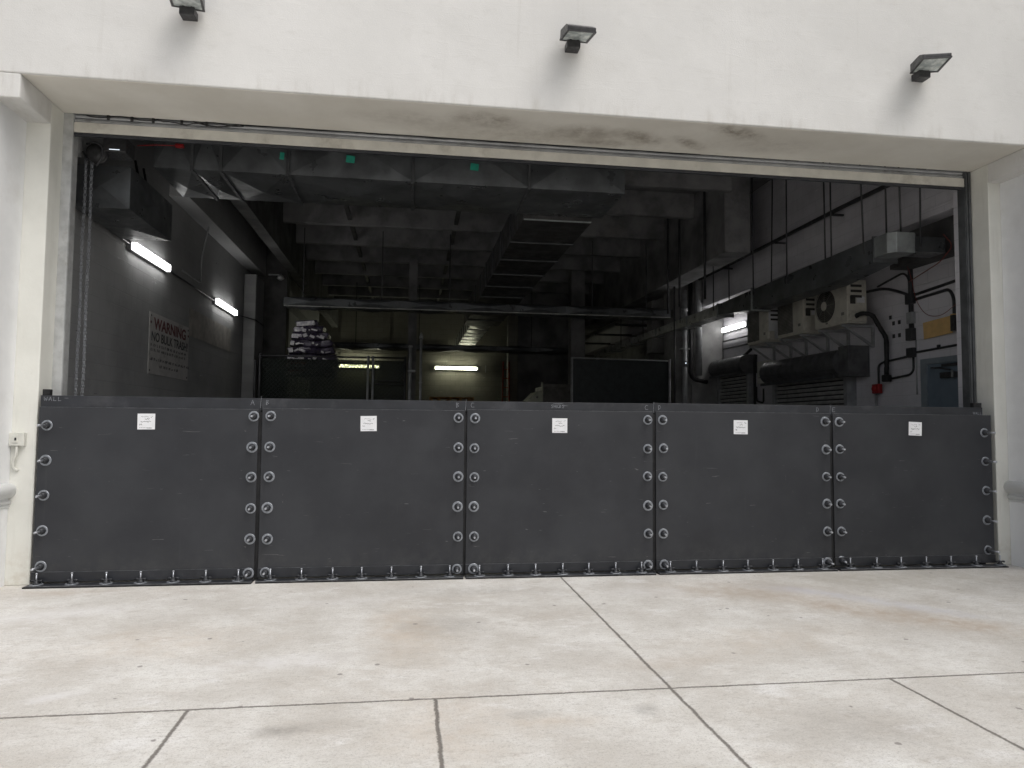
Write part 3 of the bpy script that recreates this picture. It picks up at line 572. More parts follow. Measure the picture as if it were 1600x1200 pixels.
# ------------------------------------------------------------------ ducts
def duct_box(name, mat, parent, x0, x1, y0, y1, z0, z1, along='x', step=1.45, crease=.02, seam=True, cuts=None):
    """sheet metal duct with cross-broken (X-creased) panels and raised joint flanges"""
    q = MB(); L0, L1 = (x0, x1) if along == 'x' else (y0, y1); n = max(1, round((L1-L0)/step)); cuts = cuts or [L0+(L1-L0)*k/n for k in range(n+1)]; n = len(cuts)-1
    bm = q.bm
    def face(p00, p10, p11, p01, nrm):
        p = [Vector(v) for v in (p00, p10, p11, p01)]; cc = sum(p, Vector())/4+Vector(nrm)*crease
        vs = [bm.verts.new(v) for v in p]; c_ = bm.verts.new(cc)
        for k in range(4): bm.faces.new([vs[k], vs[(k+1) % 4], c_])
    for k in range(n):
        a, b = cuts[k], cuts[k+1]
        if along == 'x':
            face((a, y0, z0), (b, y0, z0), (b, y0, z1), (a, y0, z1), (0, -1, 0)); face((a, y1, z0), (b, y1, z0), (b, y1, z1), (a, y1, z1), (0, 1, 0))
            face((a, y0, z0), (b, y0, z0), (b, y1, z0), (a, y1, z0), (0, 0, -1)); face((a, y0, z1), (b, y0, z1), (b, y1, z1), (a, y1, z1), (0, 0, 1))
        else:
            face((x0, a, z0), (x0, b, z0), (x0, b, z1), (x0, a, z1), (-1, 0, 0)); face((x1, a, z0), (x1, b, z0), (x1, b, z1), (x1, a, z1), (1, 0, 0))
            face((x0, a, z0), (x0, b, z0), (x1, b, z0), (x1, a, z0), (0, 0, -1)); face((x0, a, z1), (x0, b, z1), (x1, b, z1), (x1, a, z1), (0, 0, 1))
    if along == 'x':
        face((x0, y0, z0), (x0, y1, z0), (x0, y1, z1), (x0, y0, z1), (-1, 0, 0)); face((x1, y0, z0), (x1, y1, z0), (x1, y1, z1), (x1, y0, z1), (1, 0, 0))
    else:
        face((x0, y0, z0), (x1, y0, z0), (x1, y0, z1), (x0, y0, z1), (0, -1, 0)); face((x0, y1, z0), (x1, y1, z0), (x1, y1, z1), (x0, y1, z1), (0, 1, 0))
    bmesh.ops.recalc_face_normals(bm, faces=bm.faces); o = q.build(name, mat, parent)
    if seam:
        e = .022
        for k in range(1, n):
            a = cuts[k]; q = MB()
            if along == 'x': q.box(a-.018, a+.018, y0-e, y1+e, z0-e, z0-.003).box(a-.018, a+.018, y0-e, y0-.003, z0-.002, z1)
            else: q.box(x0-e, x1+e, a-.018, a+.018, z0-e, z0-.003).box(x0-e, x0-.003, a-.018, a+.018, z0-.002, z1).box(x1+.003, x1+e, a-.018, a+.018, z0-.002, z1)
            q.build('joint_flange', 'seam', parent)
    return o
D = thing('air_duct', 'large dark duct crossing just inside the top of the opening, patched with green tape', 'air duct', (-.7, 1.5, 4.41))
duct_box('duct_body', 'duct', D, -3.5, 2.08, 1.5, 2.6, 4.415, 5.25, 'x', 1.42, .055, True, [-3.5, -3.08, -2.765, -2.01, -.557, .864, 2.08])
for x, z, rr in ((-2.07, 4.61, .05), (-1.29, 4.62, .10), (.18, 4.615, .10)):
    MB().box(x-rr*.5, x+rr*.5, 1.425, 1.430, z-.045, z+.04, rot=Matrix.Rotation(.08, 3, 'Y')).build('tape_patch', 'tape', D)
for x in (-3.1, -.9, 1.2): MB().box(x-.012, x+.012, 1.49, 1.494, 5.25, 6.3).build('hanger_strap', 'pipe_dark', D)
D = thing('air_duct', 'square dark duct box hanging in the top left corner of the bay', 'air duct', (-3.9, 1.2, 3.83))
duct_box('duct_body', 'duct', D, -4.22, -3.63, 1.2, 2.6, 3.83, 4.30, 'x', 2, .03, False)
D = thing('air_duct', 'long duct running away from the opening to the lit back wall', 'air duct', (1.45, 2.65, 4.3))
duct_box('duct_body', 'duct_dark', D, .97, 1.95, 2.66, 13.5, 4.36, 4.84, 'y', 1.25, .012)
duct_box('duct_end', 'duct_lit', D, 1.15, 1.75, 13.51, 20.4, 4.37, 4.75, 'y', .9, .03)  # far end coloured paler, as if lit by the tubes
MB().box(.98, 1.94, 2.63, 2.655, 4.350, 4.368).build('end_flange', 'duct_light', D)
D = thing('air_duct', 'thin cross duct with diamond creases halfway back in the bay', 'air duct', (1.1, 9, 4.07))
duct_box('duct_body', 'duct', D, -3.3, 5.5, 9.0, 9.45, 4.07, 4.25, 'x', 1.25, .07, False)
MB().box(-3.3, 5.5, 8.975, 8.999, 4.052, 4.070).build('lit_edge_strip', 'duct_lit', D)  # pale strip painting light along the lower edge
for x in (-2.9, -1.2, .3, 3.6, 4.9): MB().box(x-.012, x+.012, 8.985, 9.0, 4.25, 5.8).build('hanger_strap', 'pipe_dark', D)
D = thing('air_duct', 'farthest thin cross duct, just above the back wall tube lights', 'air duct', (1.0, 15, 3.7))
duct_box('duct_body', 'duct', D, -2.9, 4.6, 15.0, 15.5, 3.80, 3.95, 'x', 1.3, .05, False)
for x in (-2.2, -.3, 3.2): MB().box(x-.012, x+.012, 14.985, 15.0, 3.93, 5.8).build('hanger_strap', 'pipe_dark', D)
D = thing('air_duct', 'narrow duct hung on thin rods in front of the wall of condensers', 'air duct', (5.65, 1.2, 3.75))
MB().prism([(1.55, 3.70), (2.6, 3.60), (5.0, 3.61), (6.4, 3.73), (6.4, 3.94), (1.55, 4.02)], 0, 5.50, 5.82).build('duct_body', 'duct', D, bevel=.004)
MB().prism([(6.402, 3.73), (16, 3.80), (16, 3.93), (6.402, 3.94)], 0, 5.50, 5.82).build('duct_body', 'duct_lit', D, bevel=.004)  # far stretch painted paler to stand for tube light on it
for y, za, zb_ in ((4.95, 3.60, 4.0), (6.4, 3.71, 3.96), (8.0, 3.73, 3.95), (10, 3.75, 3.95), (12, 3.76, 3.95), (14, 3.77, 3.95)): MB().box(5.482, 5.838, y-.02, y+.02, za-.02, zb_).build('joint_flange', 'duct_light', D)
q = MB()
q.prism([(5.50, 1.28), (5.58, 1.2), (5.84, 1.2), (5.84, 1.549), (5.50, 1.549)], 2, 3.755, 4.02); q.build('elbow', 'duct_light', D, bevel=.006)
MB().box(5.845, 6.32, 1.26, 1.56, 3.79, 3.99, bev=.006).build('branch', 'duct', D)
MB().box(5.84, 5.862, 1.215, 1.58, 3.765, 4.015).build('joint_flange', 'seam', D); MB().box(5.48, 5.84, 1.53, 1.552, 3.69, 4.04).build('joint_flange', 'seam', D)
for y, x in ((1.25, 5.95), (1.3, 5.72), (1.75, 5.5), (1.75, 5.84), (2.5, 5.5), (3.2, 5.84), (3.75, 5.5), (4.9, 5.5), (4.9, 5.84), (6.6, 5.5), (6.6, 5.84), (8.4, 5.5), (11, 5.5), (13, 5.5)):
    MB().tube([(x, y, 3.85), (x+random.uniform(-.03, .03), y+random.uniform(-.08, .08), 6.3)], .013, 6).build('hanger_rod', 'pipe_dark', D)
bp(MB().box(6.5, 6.79, .80, 2.6, 3.86, 4.318), 'lintel', 'conc_dark')
D = thing('pipeline', 'thin dark pipe run slanting along the upper wall over the hanging duct', 'pipe', (6.1, 3, 4.9))
MB().tube([(6.15, .8, 4.95), (6.15, 3.2, 4.98), (6.15, 8.9, 4.96)], .035).build('pipe_run', 'pipe_dark', D)
for y in (1.6, 3.4, 5.2, 7.4): MB().box(6.10, 6.30, y, y+.04, 4.90, 4.93).build('pipe_bracket', 'pipe_dark', D)

# ------------------------------------------------------------------ tube lights
def wall_tube(name, label, x, y0, y1, z, n, mat='tube', hgt=.085):
    t = thing(name, label, 'tube light', (x, (y0+y1)/2, z), 'wall tube lights')
    MB().box(min(x, x+.05*n), max(x, x+.05*n), y0-.05, y1+.05, z-hgt/2-.012, z+hgt/2+.012, bev=.006).build('fixture_body', 'pipe_grey', t)
    MB().box(min(x+.052*n, x+.10*n), max(x+.052*n, x+.10*n), y0, y1, z-hgt/2, z+hgt/2, bev=.015).build('diffuser', mat, t); return t
wall_tube('tube_light', 'nearer white tube light on the dark left wall above the warning sign', -4.299, 3.02, 4.42, 3.845, 1, 'tube', .10)
wall_tube('tube_light', 'farther white tube light on the dark left wall beside the pilaster', -4.299, 7.2, 8.72, 3.82, 1, 'tube', .10)
wall_tube('tube_light', 'white tube light on the right wall behind the condensers', 6.82, 7.8, 9.0-.08, 3.78, -1, 'tube', .10)
def back_tube(x0, x1, z, label):
    t = thing('tube_light', label, 'tube light', ((x0+x1)/2, YE, z), 'wall tube lights')
    MB().box(x0-.06, x1+.06, YE-.16, YE-.121, z-.06, z+.06).build('fixture_body', 'pipe_grey', t)
    MB().tube([(x0, YE-.19, z), (x1, YE-.19, z)], .055, 10).build('tube', 'tube_y', t)
    MB().box(x1+.35, x1+.37, YE-.2, YE-.1, z-.14, z+.14).build('end_clip', 'pipe_grey', t)
back_tube(.42, 2.0, 3.68, 'yellow glowing tube light on the back wall, seen in the clear')
back_tube(-3.2, -1.74, 3.68, 'yellow glowing tube light on the back wall, seen through the green fence mesh')
# conduits
MB().tube([(-4.27, .8, 3.92), (-4.27, 2.95, 3.86)], .014).build('conduit', 'pipe_dark', None, 'short dark conduit between the duct box and the nearer tube light', 'conduit')
MB().tube([(-4.27, 8.8, 3.81), (-4.0, 9.55, 3.80), (-4.0, 10.4, 3.79)], .014).build('conduit', 'pipe_dark', None, 'dark conduit leaving the farther tube light around the pilaster', 'conduit')
MB().tube([(-4.27, 4.48, 3.84), (-4.27, 7.14, 3.82)], .014).build('conduit', 'pipe_dark', None, 'thin dark conduit joining the two tube lights on the left wall', 'conduit')
MB().tube(arc([(-4.27, 5.2, 3.98), (-4.27, 6.25, 3.98), (-4.27, 6.25, 4.4), (-4.1, 6.25, 5.4), (-4.1, 6.25, 6.2)], .1), .014).build('conduit', 'pipe_grey', None, 'grey conduit dropping down the left wall and turning towards the opening', 'conduit')
q = MB()
for y in (3.0, 3.3): q.tube(arc([(-4.25, y, 5.0), (-4.2, y, 4.75), (-4.25, y+.1, 4.55), (-4.28, y+.7, 4.4)], .1), .016)
q.build('cable_loop', 'hose', None, 'two black cables looping down the upper left wall behind the duct box', 'cable')

# ------------------------------------------------------------------ warning sign
t = thing('warning_sign', 'large white wall sign with red WARNING and black NO BULK TRASH lettering', 'sign', (-4.29, 4.8, 2.7))
y0, y1, z0, z1 = 3.87, 5.72, 2.20, 3.10
MB().box(-4.298, -4.285, y0, y1, z0, z1, bev=.002).build('board', 'sign', t)
def sign_text(txt, size, yc, z, mat, sx=1.0, bold=.0):
    me = text_mesh(txt, size, .001, bold)
    me.transform(Matrix(((0, 0, 1, -4.283), (sx, 0, 0, yc), (0, 1, 0, z), (0, 0, 0, 1))))
    me.transform(Matrix.Translation(-t.location)); me.materials.append(M[mat]); o = bpy.data.objects.new('lettering', me); C.objects.link(o); o.parent = t; return o
sign_text('· WARNING ·', .235, (y0+y1)/2, 2.87, 'sign_red', 1.32, .006)
sign_text('NO BULK TRASH!', .19, (y0+y1)/2+.01, 2.69, 'sign_black', 1.15, .003)
rr = random.Random(3)
for z, a, b, hh in ((2.605, .06, 1.75, .038), (2.535, .06, 1.70, .038), (2.40, .04, 1.78, .036), (2.31, .45, 1.35, .036)):
    yy = y0+a; q = MB()
    while yy < y0+b:
        wd = rr.uniform(.05, .16)
        for k in range(int(wd/.026)):
            ya = yy+k*.026; hv = rr.choice((.7, 1, 1)); q.box(-4.2845, -4.2835, ya, ya+.007, z, z+hh*hv).box(-4.2845, -4.2834, ya+.0075, ya+.018, z+rr.choice((0, .5, .8))*hh, z+rr.choice((.15, .95))*hh+.008)
        yy += wd+.03
    q.build('lettering', 'sign_black', t)
q = MB()
for a, b in ((y0+.05, z1-.05), (y0+.05, z0+.05), (y1-.05, z1-.05), (y1-.05, z0+.05)): q.disc((-4.285, a, b), (1, 0, 0), .016, .004, 10)
q.build('screw', 'sign_black', t)
MB().box(-4.2985, -4.294, 5.74, 8.6, 2.98, 3.45).build('paint_patch', 'pale_patch', B, 'pale rectangular paint patch on the dark wall')

# ------------------------------------------------------------------ right wall: condensers
def condenser(y0, y1, label, fan=True):

    z0, z1 = 3.16, 3.86; xf, xb = 6.28, 6.62; t = thing('condenser_unit', label, 'air conditioner', (xf, y0, z0), 'outdoor condensers on the right wall')
    MB().box(xf, xb, y0, y1, z0+.03, z1, bev=.02).box(xf+.01, xb-.01, y0+.01, y1-.01, z0+.005, z0+.029).build('casing', 'ac', t)
    cy, cz, r = y0+(y1-y0)*.64, (z0+z1)/2+.01, .27
    q = MB()
    if fan: q.disc((xf-.001, cy, cz), (-1, 0, 0), r, .006, 40)
    else: q.box(xf-.012, xf-.001, y0+.33, y1-.03, z0+.06, z1-.04, bev=.004)
    q.build('fan_opening', 'ac_dark' if fan else 'ac_mid', t)
    q = MB()
    for rad in [r*k/9 for k in range(3, 10)]:
        q.tube([(xf-.022-.01*(1-rad/r), cy+rad*math.cos(u), cz+rad*math.sin(u)) for u in [i*math.pi/16 for i in range(33)]], .0035, 4, cap=False)
    for a in range(8):
        u = a*math.pi/4; q.tube([(xf-.030, cy, cz), (xf-.02, cy+r*math.cos(u), cz+r*math.sin(u))], .005, 4)
    if fan: q.build('fan_guard', 'ac_mid', t); MB().disc((xf-.028, cy, cz), (-1, 0, 0), .075, .010, 24).build('fan_hub', 'ac', t)
    else:
        q.bm.free(); q = MB()
        for k in range(22): q.box(xf-.018, xf-.0125, y0+.335, y1-.035, z0+.07+k*.026, z0+.078+k*.026)
        q.build('front_louvre', 'ac_dark', t)
    # service side facing the opening
    q = MB()
    for k in range(3): q.box(xf+.06, xb-.09, y0-.010, y0-.001, z1-.12-k*.085, z1-.08-k*.085, bev=.004)
    q.build('side_grille', 'ac_dark', t)
    MB().box(xf+.05, xf+.14, y0-.006, y0-.001, z0+.31, z0+.44).build('valve_recess', 'ac_dark', t)
    MB().box(xf+.16, xb-.04, y0-.004, y0-.001, z0+.33, z0+.43).build('rating_plate', 'label', t)
    MB().box(xf-.003, xf-.001, y0+.08, y0+.16, z0+.14, z0+.19).box(xf-.003, xf-.001, cy-.06, cy+.0, z0+.055, z0+.085).build('badge', 'ac_mid', t)
    MB().box(xf+.02, xf+.12, y0-.05, y0-.001, z0+.05, z0+.20, bev=.01).build('pipe_cover', 'ac', t)
    return t
condenser(3.33, 4.26, 'nearest condenser, its round fan facing the bay, closest to the opening')
condenser(4.62, 5.50, 'middle condenser of the row on the right wall', False)
c3 = condenser(5.88, 6.72, 'farthest condenser, a white sheet stuck on its end', False)
MB().box(6.30, 6.60, 5.872, 5.878, 3.22, 3.82).build('paper_sheet', 'label', c3)
for i, y in enumerate((3.45, 4.1, 4.7, 5.4, 5.95, 6.6)):
    q = MB().box(6.26, 6.815, y-.02, y+.02, 3.115, 3.155).box(6.775, 6.8155, y-.02, y+.02, 2.80, 3.114)
    q.prism([(6.30, 3.114), (6.35, 3.114), (6.774, 2.85), (6.774, 2.80)], 1, y-.018, y+.018)
    q.build('wall_bracket', 'pipe_grey', None, 'steel bracket under the %s end of the %s condenser' % (('near', 'far')[i % 2], ('nearest', 'middle', 'farthest')[i//2]), 'bracket', 'brackets under the condensers')
# insulated hose from the nearest condenser
q = MB().tube(arc([(6.40, 3.32, 3.26), (6.42, 3.20, 3.30), (6.56, 3.12, 3.28), (6.68, 3.12, 3.08), (6.73, 3.03, 2.90), (6.74, 3.05, 2.5), (6.74, 3.06, 2.32)], .07, 4), [.036+.003*math.sin(k*2.3) for k in range(32)], 10)
o = q.build('insulated_hose', 'hose', None, 'thick black insulated hose dropping from the nearest condenser', 'hose')
MB().box(6.69, 6.79, 3.0, 3.12, 2.22, 2.33, bev=.02).build('hose_end', 'hose', o)

# rolling shutters inside
def coil_shutter(label, y0, y1, zc, r, boxed, zt):
    t = thing('rolling_shutter', label, 'rolling shutter', (6.7, (y0+y1)/2, 0), 'rolling shutters on the right wall')
    n = 14; xc = 6.80-r*1.0
    pts = [(xc-r*math.sin(a), zc+r*math.cos(a)) for a in [k*math.pi/n for k in range(n+1)]]
    MB().prism([(6.815, zc+r)]+pts+[(6.815, zc-r)], 1, y0, y1).build('hood', 'hood', t)
    MB().box(xc-r-.02, xc-r-.002, y0, y1, zc-.10, zc-.09).box(xc-r+.02, xc-r+.05, y0+.02, y1, zc-r-.03, zc-r+.02).build('hood_lip', 'seam', t)
    MB().box(6.70, 6.71, y0+.18, y1-.05, 0, zc-r).build('gap_shade_sheet', 'lamp_black', t)  # dark sheet added behind the slats, painting shade into their gaps
    q = MB(); z = 0
    while z < zc-r: q.prism([(6.699, z), (6.672, z+.006), (6.658, z+.025), (6.668, z+.048), (6.699, z+.058)], 1, y0+.18, y1-.05); z += .08
    q.build('curtain', 'shut', t)
    MB().box(6.64, 6.815, y0+.08, y0+.17, 0, zc-r).build('guide_rail', 'pipe_grey', t); MB().box(6.64, 6.815, y1-.04, y1+.05, 0, zc-r).build('guide_rail', 'pipe_grey', t)
    if boxed: MB().box(6.44, 6.815, y0-.28, y0-.002, zc-.24, zc+.26, bev=.01).build('motor_box', 'hood', t)
    return t
coil_shutter('nearer rolling shutter with a dark rounded hood below the condensers', 3.85, 6.35, 2.58, .23, True, 2.9)
coil_shutter('farther rolling shutter with a dark hood next to the piped column', 7.35, 8.95, 2.86, .2, False, 2.9)
for y, z in ((7.3, 3.45), (7.2, 3.25)):
    pass
for z, wd in ((3.5, 'upper'), (3.32, 'lower')): MB().tube([(6.78, 6.8, z), (6.78, 8.95, z+.02)], .02).build('conduit', 'pipe_dark', None, wd+' of two level dark conduits under the right wall tube light', 'conduit')
MB().box(6.60, 6.815, 6.55, 6.95, 2.40, 2.86, bev=.01).build('electrical_panel', 'box_white', None, 'grey electrical panel between the two rolling shutters', 'electrical box')
q = MB().tube(arc([(6.7, 7.25, 3.05), (6.7, 7.25, 1.6)], .1), .03).tube(arc([(6.66, 7.1, 2.35), (6.66, 7.1, 2.05), (6.66, 6.8, 2.0), (6.66, 6.8, 2.3)], .08), .02).tube(sag((6.6, 8.9, 3.05), (6.6, 7.2, 3.15), .12), .03)
q.build('cable_bundle', 'hose', None, 'tangle of black cables hanging beside the grey electrical panel', 'cable')

# conduits, boxes, alarm, cardboard near the steel door
X = 6.79
q = MB().tube(arc([(X-.02, 2.52, 4.3), (X-.02, 2.52, 2.95)], .1), .035); q.build('conduit', 'pipe_dark', None, 'thick dark conduit coming down above the wall switches by the door', 'conduit')
MB().tube(arc([(X, 2.45, 3.47), (X, 1.36, 3.54), (X, 1.30, 3.3), (X, 1.30, 3.1)], .12), .022).build('conduit', 'pipe_dark', None, 'dark conduit arching to the right edge of the opening', 'conduit')
MB().tube(arc([(X, 2.45, 3.40), (X, 1.78, 3.43), (X, 1.70, 3.3), (X, 1.70, 3.0)], .10), .022).build('conduit', 'pipe_dark', None, 'dark conduit bending down onto the cardboard piece', 'conduit')
q = MB().tube([(X, 2.44, 2.62), (X, 1.0, 2.66)], .017); q.box(X-.02, X+.012, 1.98, 2.02, 2.62, 2.68); q.build('conduit', 'pipe_dark', None, 'dark conduit running just above the blue grey door', 'conduit')
MB().tube(arc([(X, 2.52, 2.55), (X, 2.52, 2.36), (X, 2.6, 2.30), (X, 3.0, 2.27)], .08), .017).build('conduit', 'pipe_dark', None, 'short dark conduit bending from the small junction box to the hose end', 'conduit')
q = MB().tube(arc([(X, 2.55, 2.58), (X, 3.2, 2.54), (X, 3.32, 2.5), (X, 3.32, 2.2)], .10), .017)#([(X, 2.52, 2.55), (X, 2.52, 2.36), (X, 2.6, 2.30), (X, 2.9, 2.28)], .08), .017)
q.build('conduit', 'pipe_dark', None, 'dark conduit from the small junction box towards the red alarm bell', 'conduit')
MB().tube(arc([(X, 2.50, 3.45), (X, 2.8, 3.58), (X, 3.15, 3.70), (X, 3.6, 3.72)], .2), .022).build('conduit', 'pipe_dark', None, 'thicker dark conduit sweeping from the square box to the nearest condenser', 'conduit')
q = MB().tube(arc([(X, 2.56, 3.42), (X, 2.58, 3.75), (X, 2.7, 3.85), (X, 3.3, 3.75)], .12), .016)
q.build('conduit', 'pipe_dark', None, 'dark conduit curving up behind the nearest condenser', 'conduit')
for z, hw, hh, lab in ((3.42, .07, .08, 'square dark junction box where the bent conduits meet'), (2.62, .07, .07, 'small dark junction box left of the door head')):
    MB().box(X-.07, X+.009, 2.52-hw, 2.52+hw, z-hh, z+hh, bev=.008).build('junction_box', 'pipe_dark', None, lab, 'junction box')
q = thing('wall_switch', 'tall grey wall switch box between the two junction boxes', 'switch box', (X, 2.52, 3.0))
MB().box(X-.06, X+.009, 2.46, 2.58, 3.05, 3.22, bev=.008).build('box', 'pipe_grey', q); MB().box(X-.08, X+.009, 2.46, 2.58, 2.80, 2.98, bev=.008).build('lower_box', 'pipe_dark', q)
MB().tube([(X-.02, 2.52, 2.98), (X-.02, 2.52, 3.05)], .02).tube([(X, 2.46, 2.8), (X, 2.46, 2.0)], .012).build('nipple', 'pipe_grey', q)
q = thing('alarm_bell', 'red fire alarm device on the wall beside the rolling shutter', 'alarm', (X, 3.3, 2.15))
MB().box(X-.07, X+.009, 3.24, 3.40, 2.05, 2.20, bev=.015).build('body', 'red', q); MB().lathe((X-.07, 3.32, 2.125), (-1, 0, 0), [(.055, 0), (.055, .02), (.03, .04)], 16).build('horn', 'red', q)
MB().tube([(X-.01, 3.38, 2.05), (X-.01, 3.38, 0)], .02).build('conduit', 'pipe_grey', None, 'grey conduit running to the floor below the red alarm', 'conduit')
q = thing('cardboard_piece', 'tan cardboard piece hung on the wall above the steel door', 'cardboard', (6.75, 2.0, 2.95))
MB().box(6.765, 6.775, 1.72, 2.27, 2.80, 3.04, rot=Matrix.Rotation(-.05, 3, 'X')).build('sheet', 'card', q)
MB().box(6.74, 6.80, 1.66, 1.72, 2.84, 3.07, bev=.01).build('folded_end', 'card', q)
MB().box(6.72, 6.815, 1.63, 1.70, 2.83, 3.05, bev=.01).build('junction_box', 'lamp_black', None, 'black box behind the folded end of the cardboard', 'junction box')
q = MB().tube(arc([(6.5, 2.3, 4.0), (6.7, 2.40, 3.7), (6.76, 2.42, 3.4), (6.75, 2.2, 3.12), (6.75, 1.9, 3.06), (6.75, 1.6, 3.2), (6.75, 1.3, 3.3)], .15, 6), .004, 6)
q.tube(arc([(6.20, 1.15, 4.0), (6.3, 1.1, 3.85), (6.35, 1.4, 3.7), (6.5, 2.2, 3.6)], .1), .006, 6)
q.build('red_wire', 'redwire', None, 'loose red wire draped from the duct across the wall by the cardboard', 'wire')
q = MB().tube(sag((6.72, 1.55, 3.22), (6.72, 1.33, 3.24), .02, 6), .03, 8).tube(arc([(6.72, 1.5, 3.2), (6.74, 1.48, 3.0), (6.74, 1.35, 2.98), (6.74, 1.2, 3.1)], .08), .010)
q.build('cable_bundle', 'hose', None, 'short black cable bundle at the right edge of the opening', 'cable')
# wall outlets scribbled area: four small dark anchors on the wall
q = MB()
for y, z in ((2.98, 3.12), (2.85, 3.12), (2.98, 2.92), (2.85, 2.92), (3.05, 3.22)): q.box(6.81, 6.822, y-.03, y+.02, z-.03, z+.03)
bp(q, 'anchor_plate', 'pipe_dark')

# ------------------------------------------------------------------ pipes on the column
q = thing('drain_pipe', 'pale vertical drain pipe on the concrete column', 'pipe', (5.8, 8.92, 0))
MB().tube([(5.80, 8.90, 0), (5.80, 8.90, 4.7)], .06, 14).build('pipe', 'pipe_grey', q)
MB().lathe((5.80, 8.90, 2.9), (0, 0, 1), [(.08, 0), (.08, .08)], 14).lathe((5.80, 8.90, 4.2), (0, 0, 1), [(.08, 0), (.08, .08)], 14).box(5.7, 5.9, 8.83, 8.99, 3.3, 3.33).build('coupling', 'pipe_grey', q)
MB().tube(arc([(5.95, 8.9, 6.2), (5.95, 8.9, 2.62), (6.35, 8.9, 2.55)], .18, 8), .05, 12).build('black_pipe', 'hose', None, 'thick black pipe elbowing to the right low on the column', 'pipe')
MB().tube([(6.15, 8.9, 2.7), (6.15, 8.9, 6.2)], .075, 14).build('grey_pipe', 'pipe_grey', None, 'wide grey pipe right of the black pipe on the column', 'pipe')
MB().tube([(5.5, 8.75, 0), (5.5, 8.75, 5.6)], .022, 8).build('thin_pipe', 'pipe_dark', None, 'thin dark pipe left of the pale drain pipe', 'pipe')
q = thing('security_camera', 'small dark camera on an arm at the column', 'camera', (5.75, 8.8, 2.95))
MB().lathe((5.78, 8.78, 2.98), (-.4, -1, -.2), [(.03, -.05), (.045, 0), (.045, .05), (.03, .07)], 14).build('body', 'lamp_black', q); MB().lathe((5.755, 8.715, 2.968), (-.4, -1, -.2), [(.018, 0), (.015, .006)], 10).build('lens', 'led', q)
MB().box(6.0, 6.35, 8.96, 8.995, 1.9, 2.5).build('notice_sheet', 'conc_in', None, 'faded grey notice sheet low on the concrete column', 'notice')
for k, (x, y) in enumerate(((5.15, 6.2), (5.02, 7.2), (5.1, 8.1))):
    MB().tube([(x, y, 4.0), (x, y, 6.3)], .025, 8).build('hanging_pipe', 'pipe_dark', None, ('nearest', 'middle', 'farthest')[k]+' of three dark pipes dropping from the ceiling left of the column', 'pipe', 'dark pipes by the column')
# cross struts seen between the girder and the wall
for k, y in enumerate((10.2, 12.2, 14.4, 16.8)):
    MB().box(5.1, 6.7, y, y+.06, 4.3, 4.36).build('strut', 'pipe_dark', B)

# ------------------------------------------------------------------ chain-link enclosures
def chain_link(q, x0, x1, y, z0, z1, st=.09):
    n = int((x1-x0)/st)+int((z1-z0)/st)+2
    for sgn in (1, -1):
        k = -int((z1-z0)/st)-1
        while k*st < (x1-x0):
            a0 = x0+k*st; p = []
            t0, t1 = max(0, x0-a0), min(z1-z0, x1-a0)
            if t1 > t0:
                za, zb_ = (z0+t0, z0+t1) if sgn > 0 else (z1-t0, z1-t1)
                q.tube([(a0+t0, y, za), (a0+t1, y, zb_)], .003, 3, cap=False)
            k += 1
f = thing('mesh_fence', 'left dark green screened chain-link fence below the stack of bags', 'fence', (-2.2, 9, 0), 'chain-link enclosures')
MB().box(-3.75, -.66, 9.02, 9.024, .1, 2.9).build('privacy_screen', 'mesh', f)
q = MB(); chain_link(q, -3.75, -.66, 9.0, 1.3, 2.93); q.build('chain_link', 'wire', f)
for x in (-3.86, -3.76, -1.47, -1.36, -.66): MB().tube([(x, 8.97, 0), (x, 8.97, 3.0 if x > -3.8 else 2.85)], .025, 10).build('post', 'pipe_grey' if x in (-1.47, -1.36) else 'pipe_dark', f)
MB().tube([(-3.76, 8.97, 2.95), (-.66, 8.97, 2.965)], .018, 8).tube([(-1.35, 8.97, 2.45), (-.66, 8.97, 2.44)], .014, 8).tube([(-1.35, 8.97, 2.38), (-.66, 8.97, 2.37)], .014, 8).build('rail', 'pipe_dark', f)
f = thing('mesh_fence', 'right solid dark screened fence in front of the hanging duct', 'fence', (4.3, 9, 0), 'chain-link enclosures')
MB().box(3.13, 5.46, 9.0, 9.01, .1, 3.03).build('privacy_screen', 'mesh_solid', f)
for x in (3.12, 5.46): MB().tube([(x, 8.97, 0), (x, 8.97, 3.07)], .028, 10).build('post', 'pipe_grey', f)
MB().tube([(3.12, 8.97, 3.06), (5.46, 8.97, 3.03)], .015, 8).build('rail', 'pipe_grey', f)
MB().tube([(-.55, 8.9, 0), (-.55, 8.9, 3.2)], .035, 10).box(-.59, -.44, 8.85, 8.95, 2.65, 2.70).lathe((-.55, 8.9, 3.2), (0, 0, 1), [(.05, 0), (.05, .03), (.02, .05)], 10).build('steel_post', 'pipe_grey', None, 'shorter of the two grey posts right of the left fence', 'post')
MB().tube([(-.32, 8.8, 0), (-.32, 8.8, 3.45)], .028, 10).lathe((-.32, 8.8, 3.38), (0, 0, 1), [(.045, 0), (.045, .06), (.012, .14)], 10).box(-.36, -.28, 8.77, 8.83, 2.4, 2.43).build('steel_post', 'pipe_grey', None, 'taller pointed grey post right of the left fence', 'post')

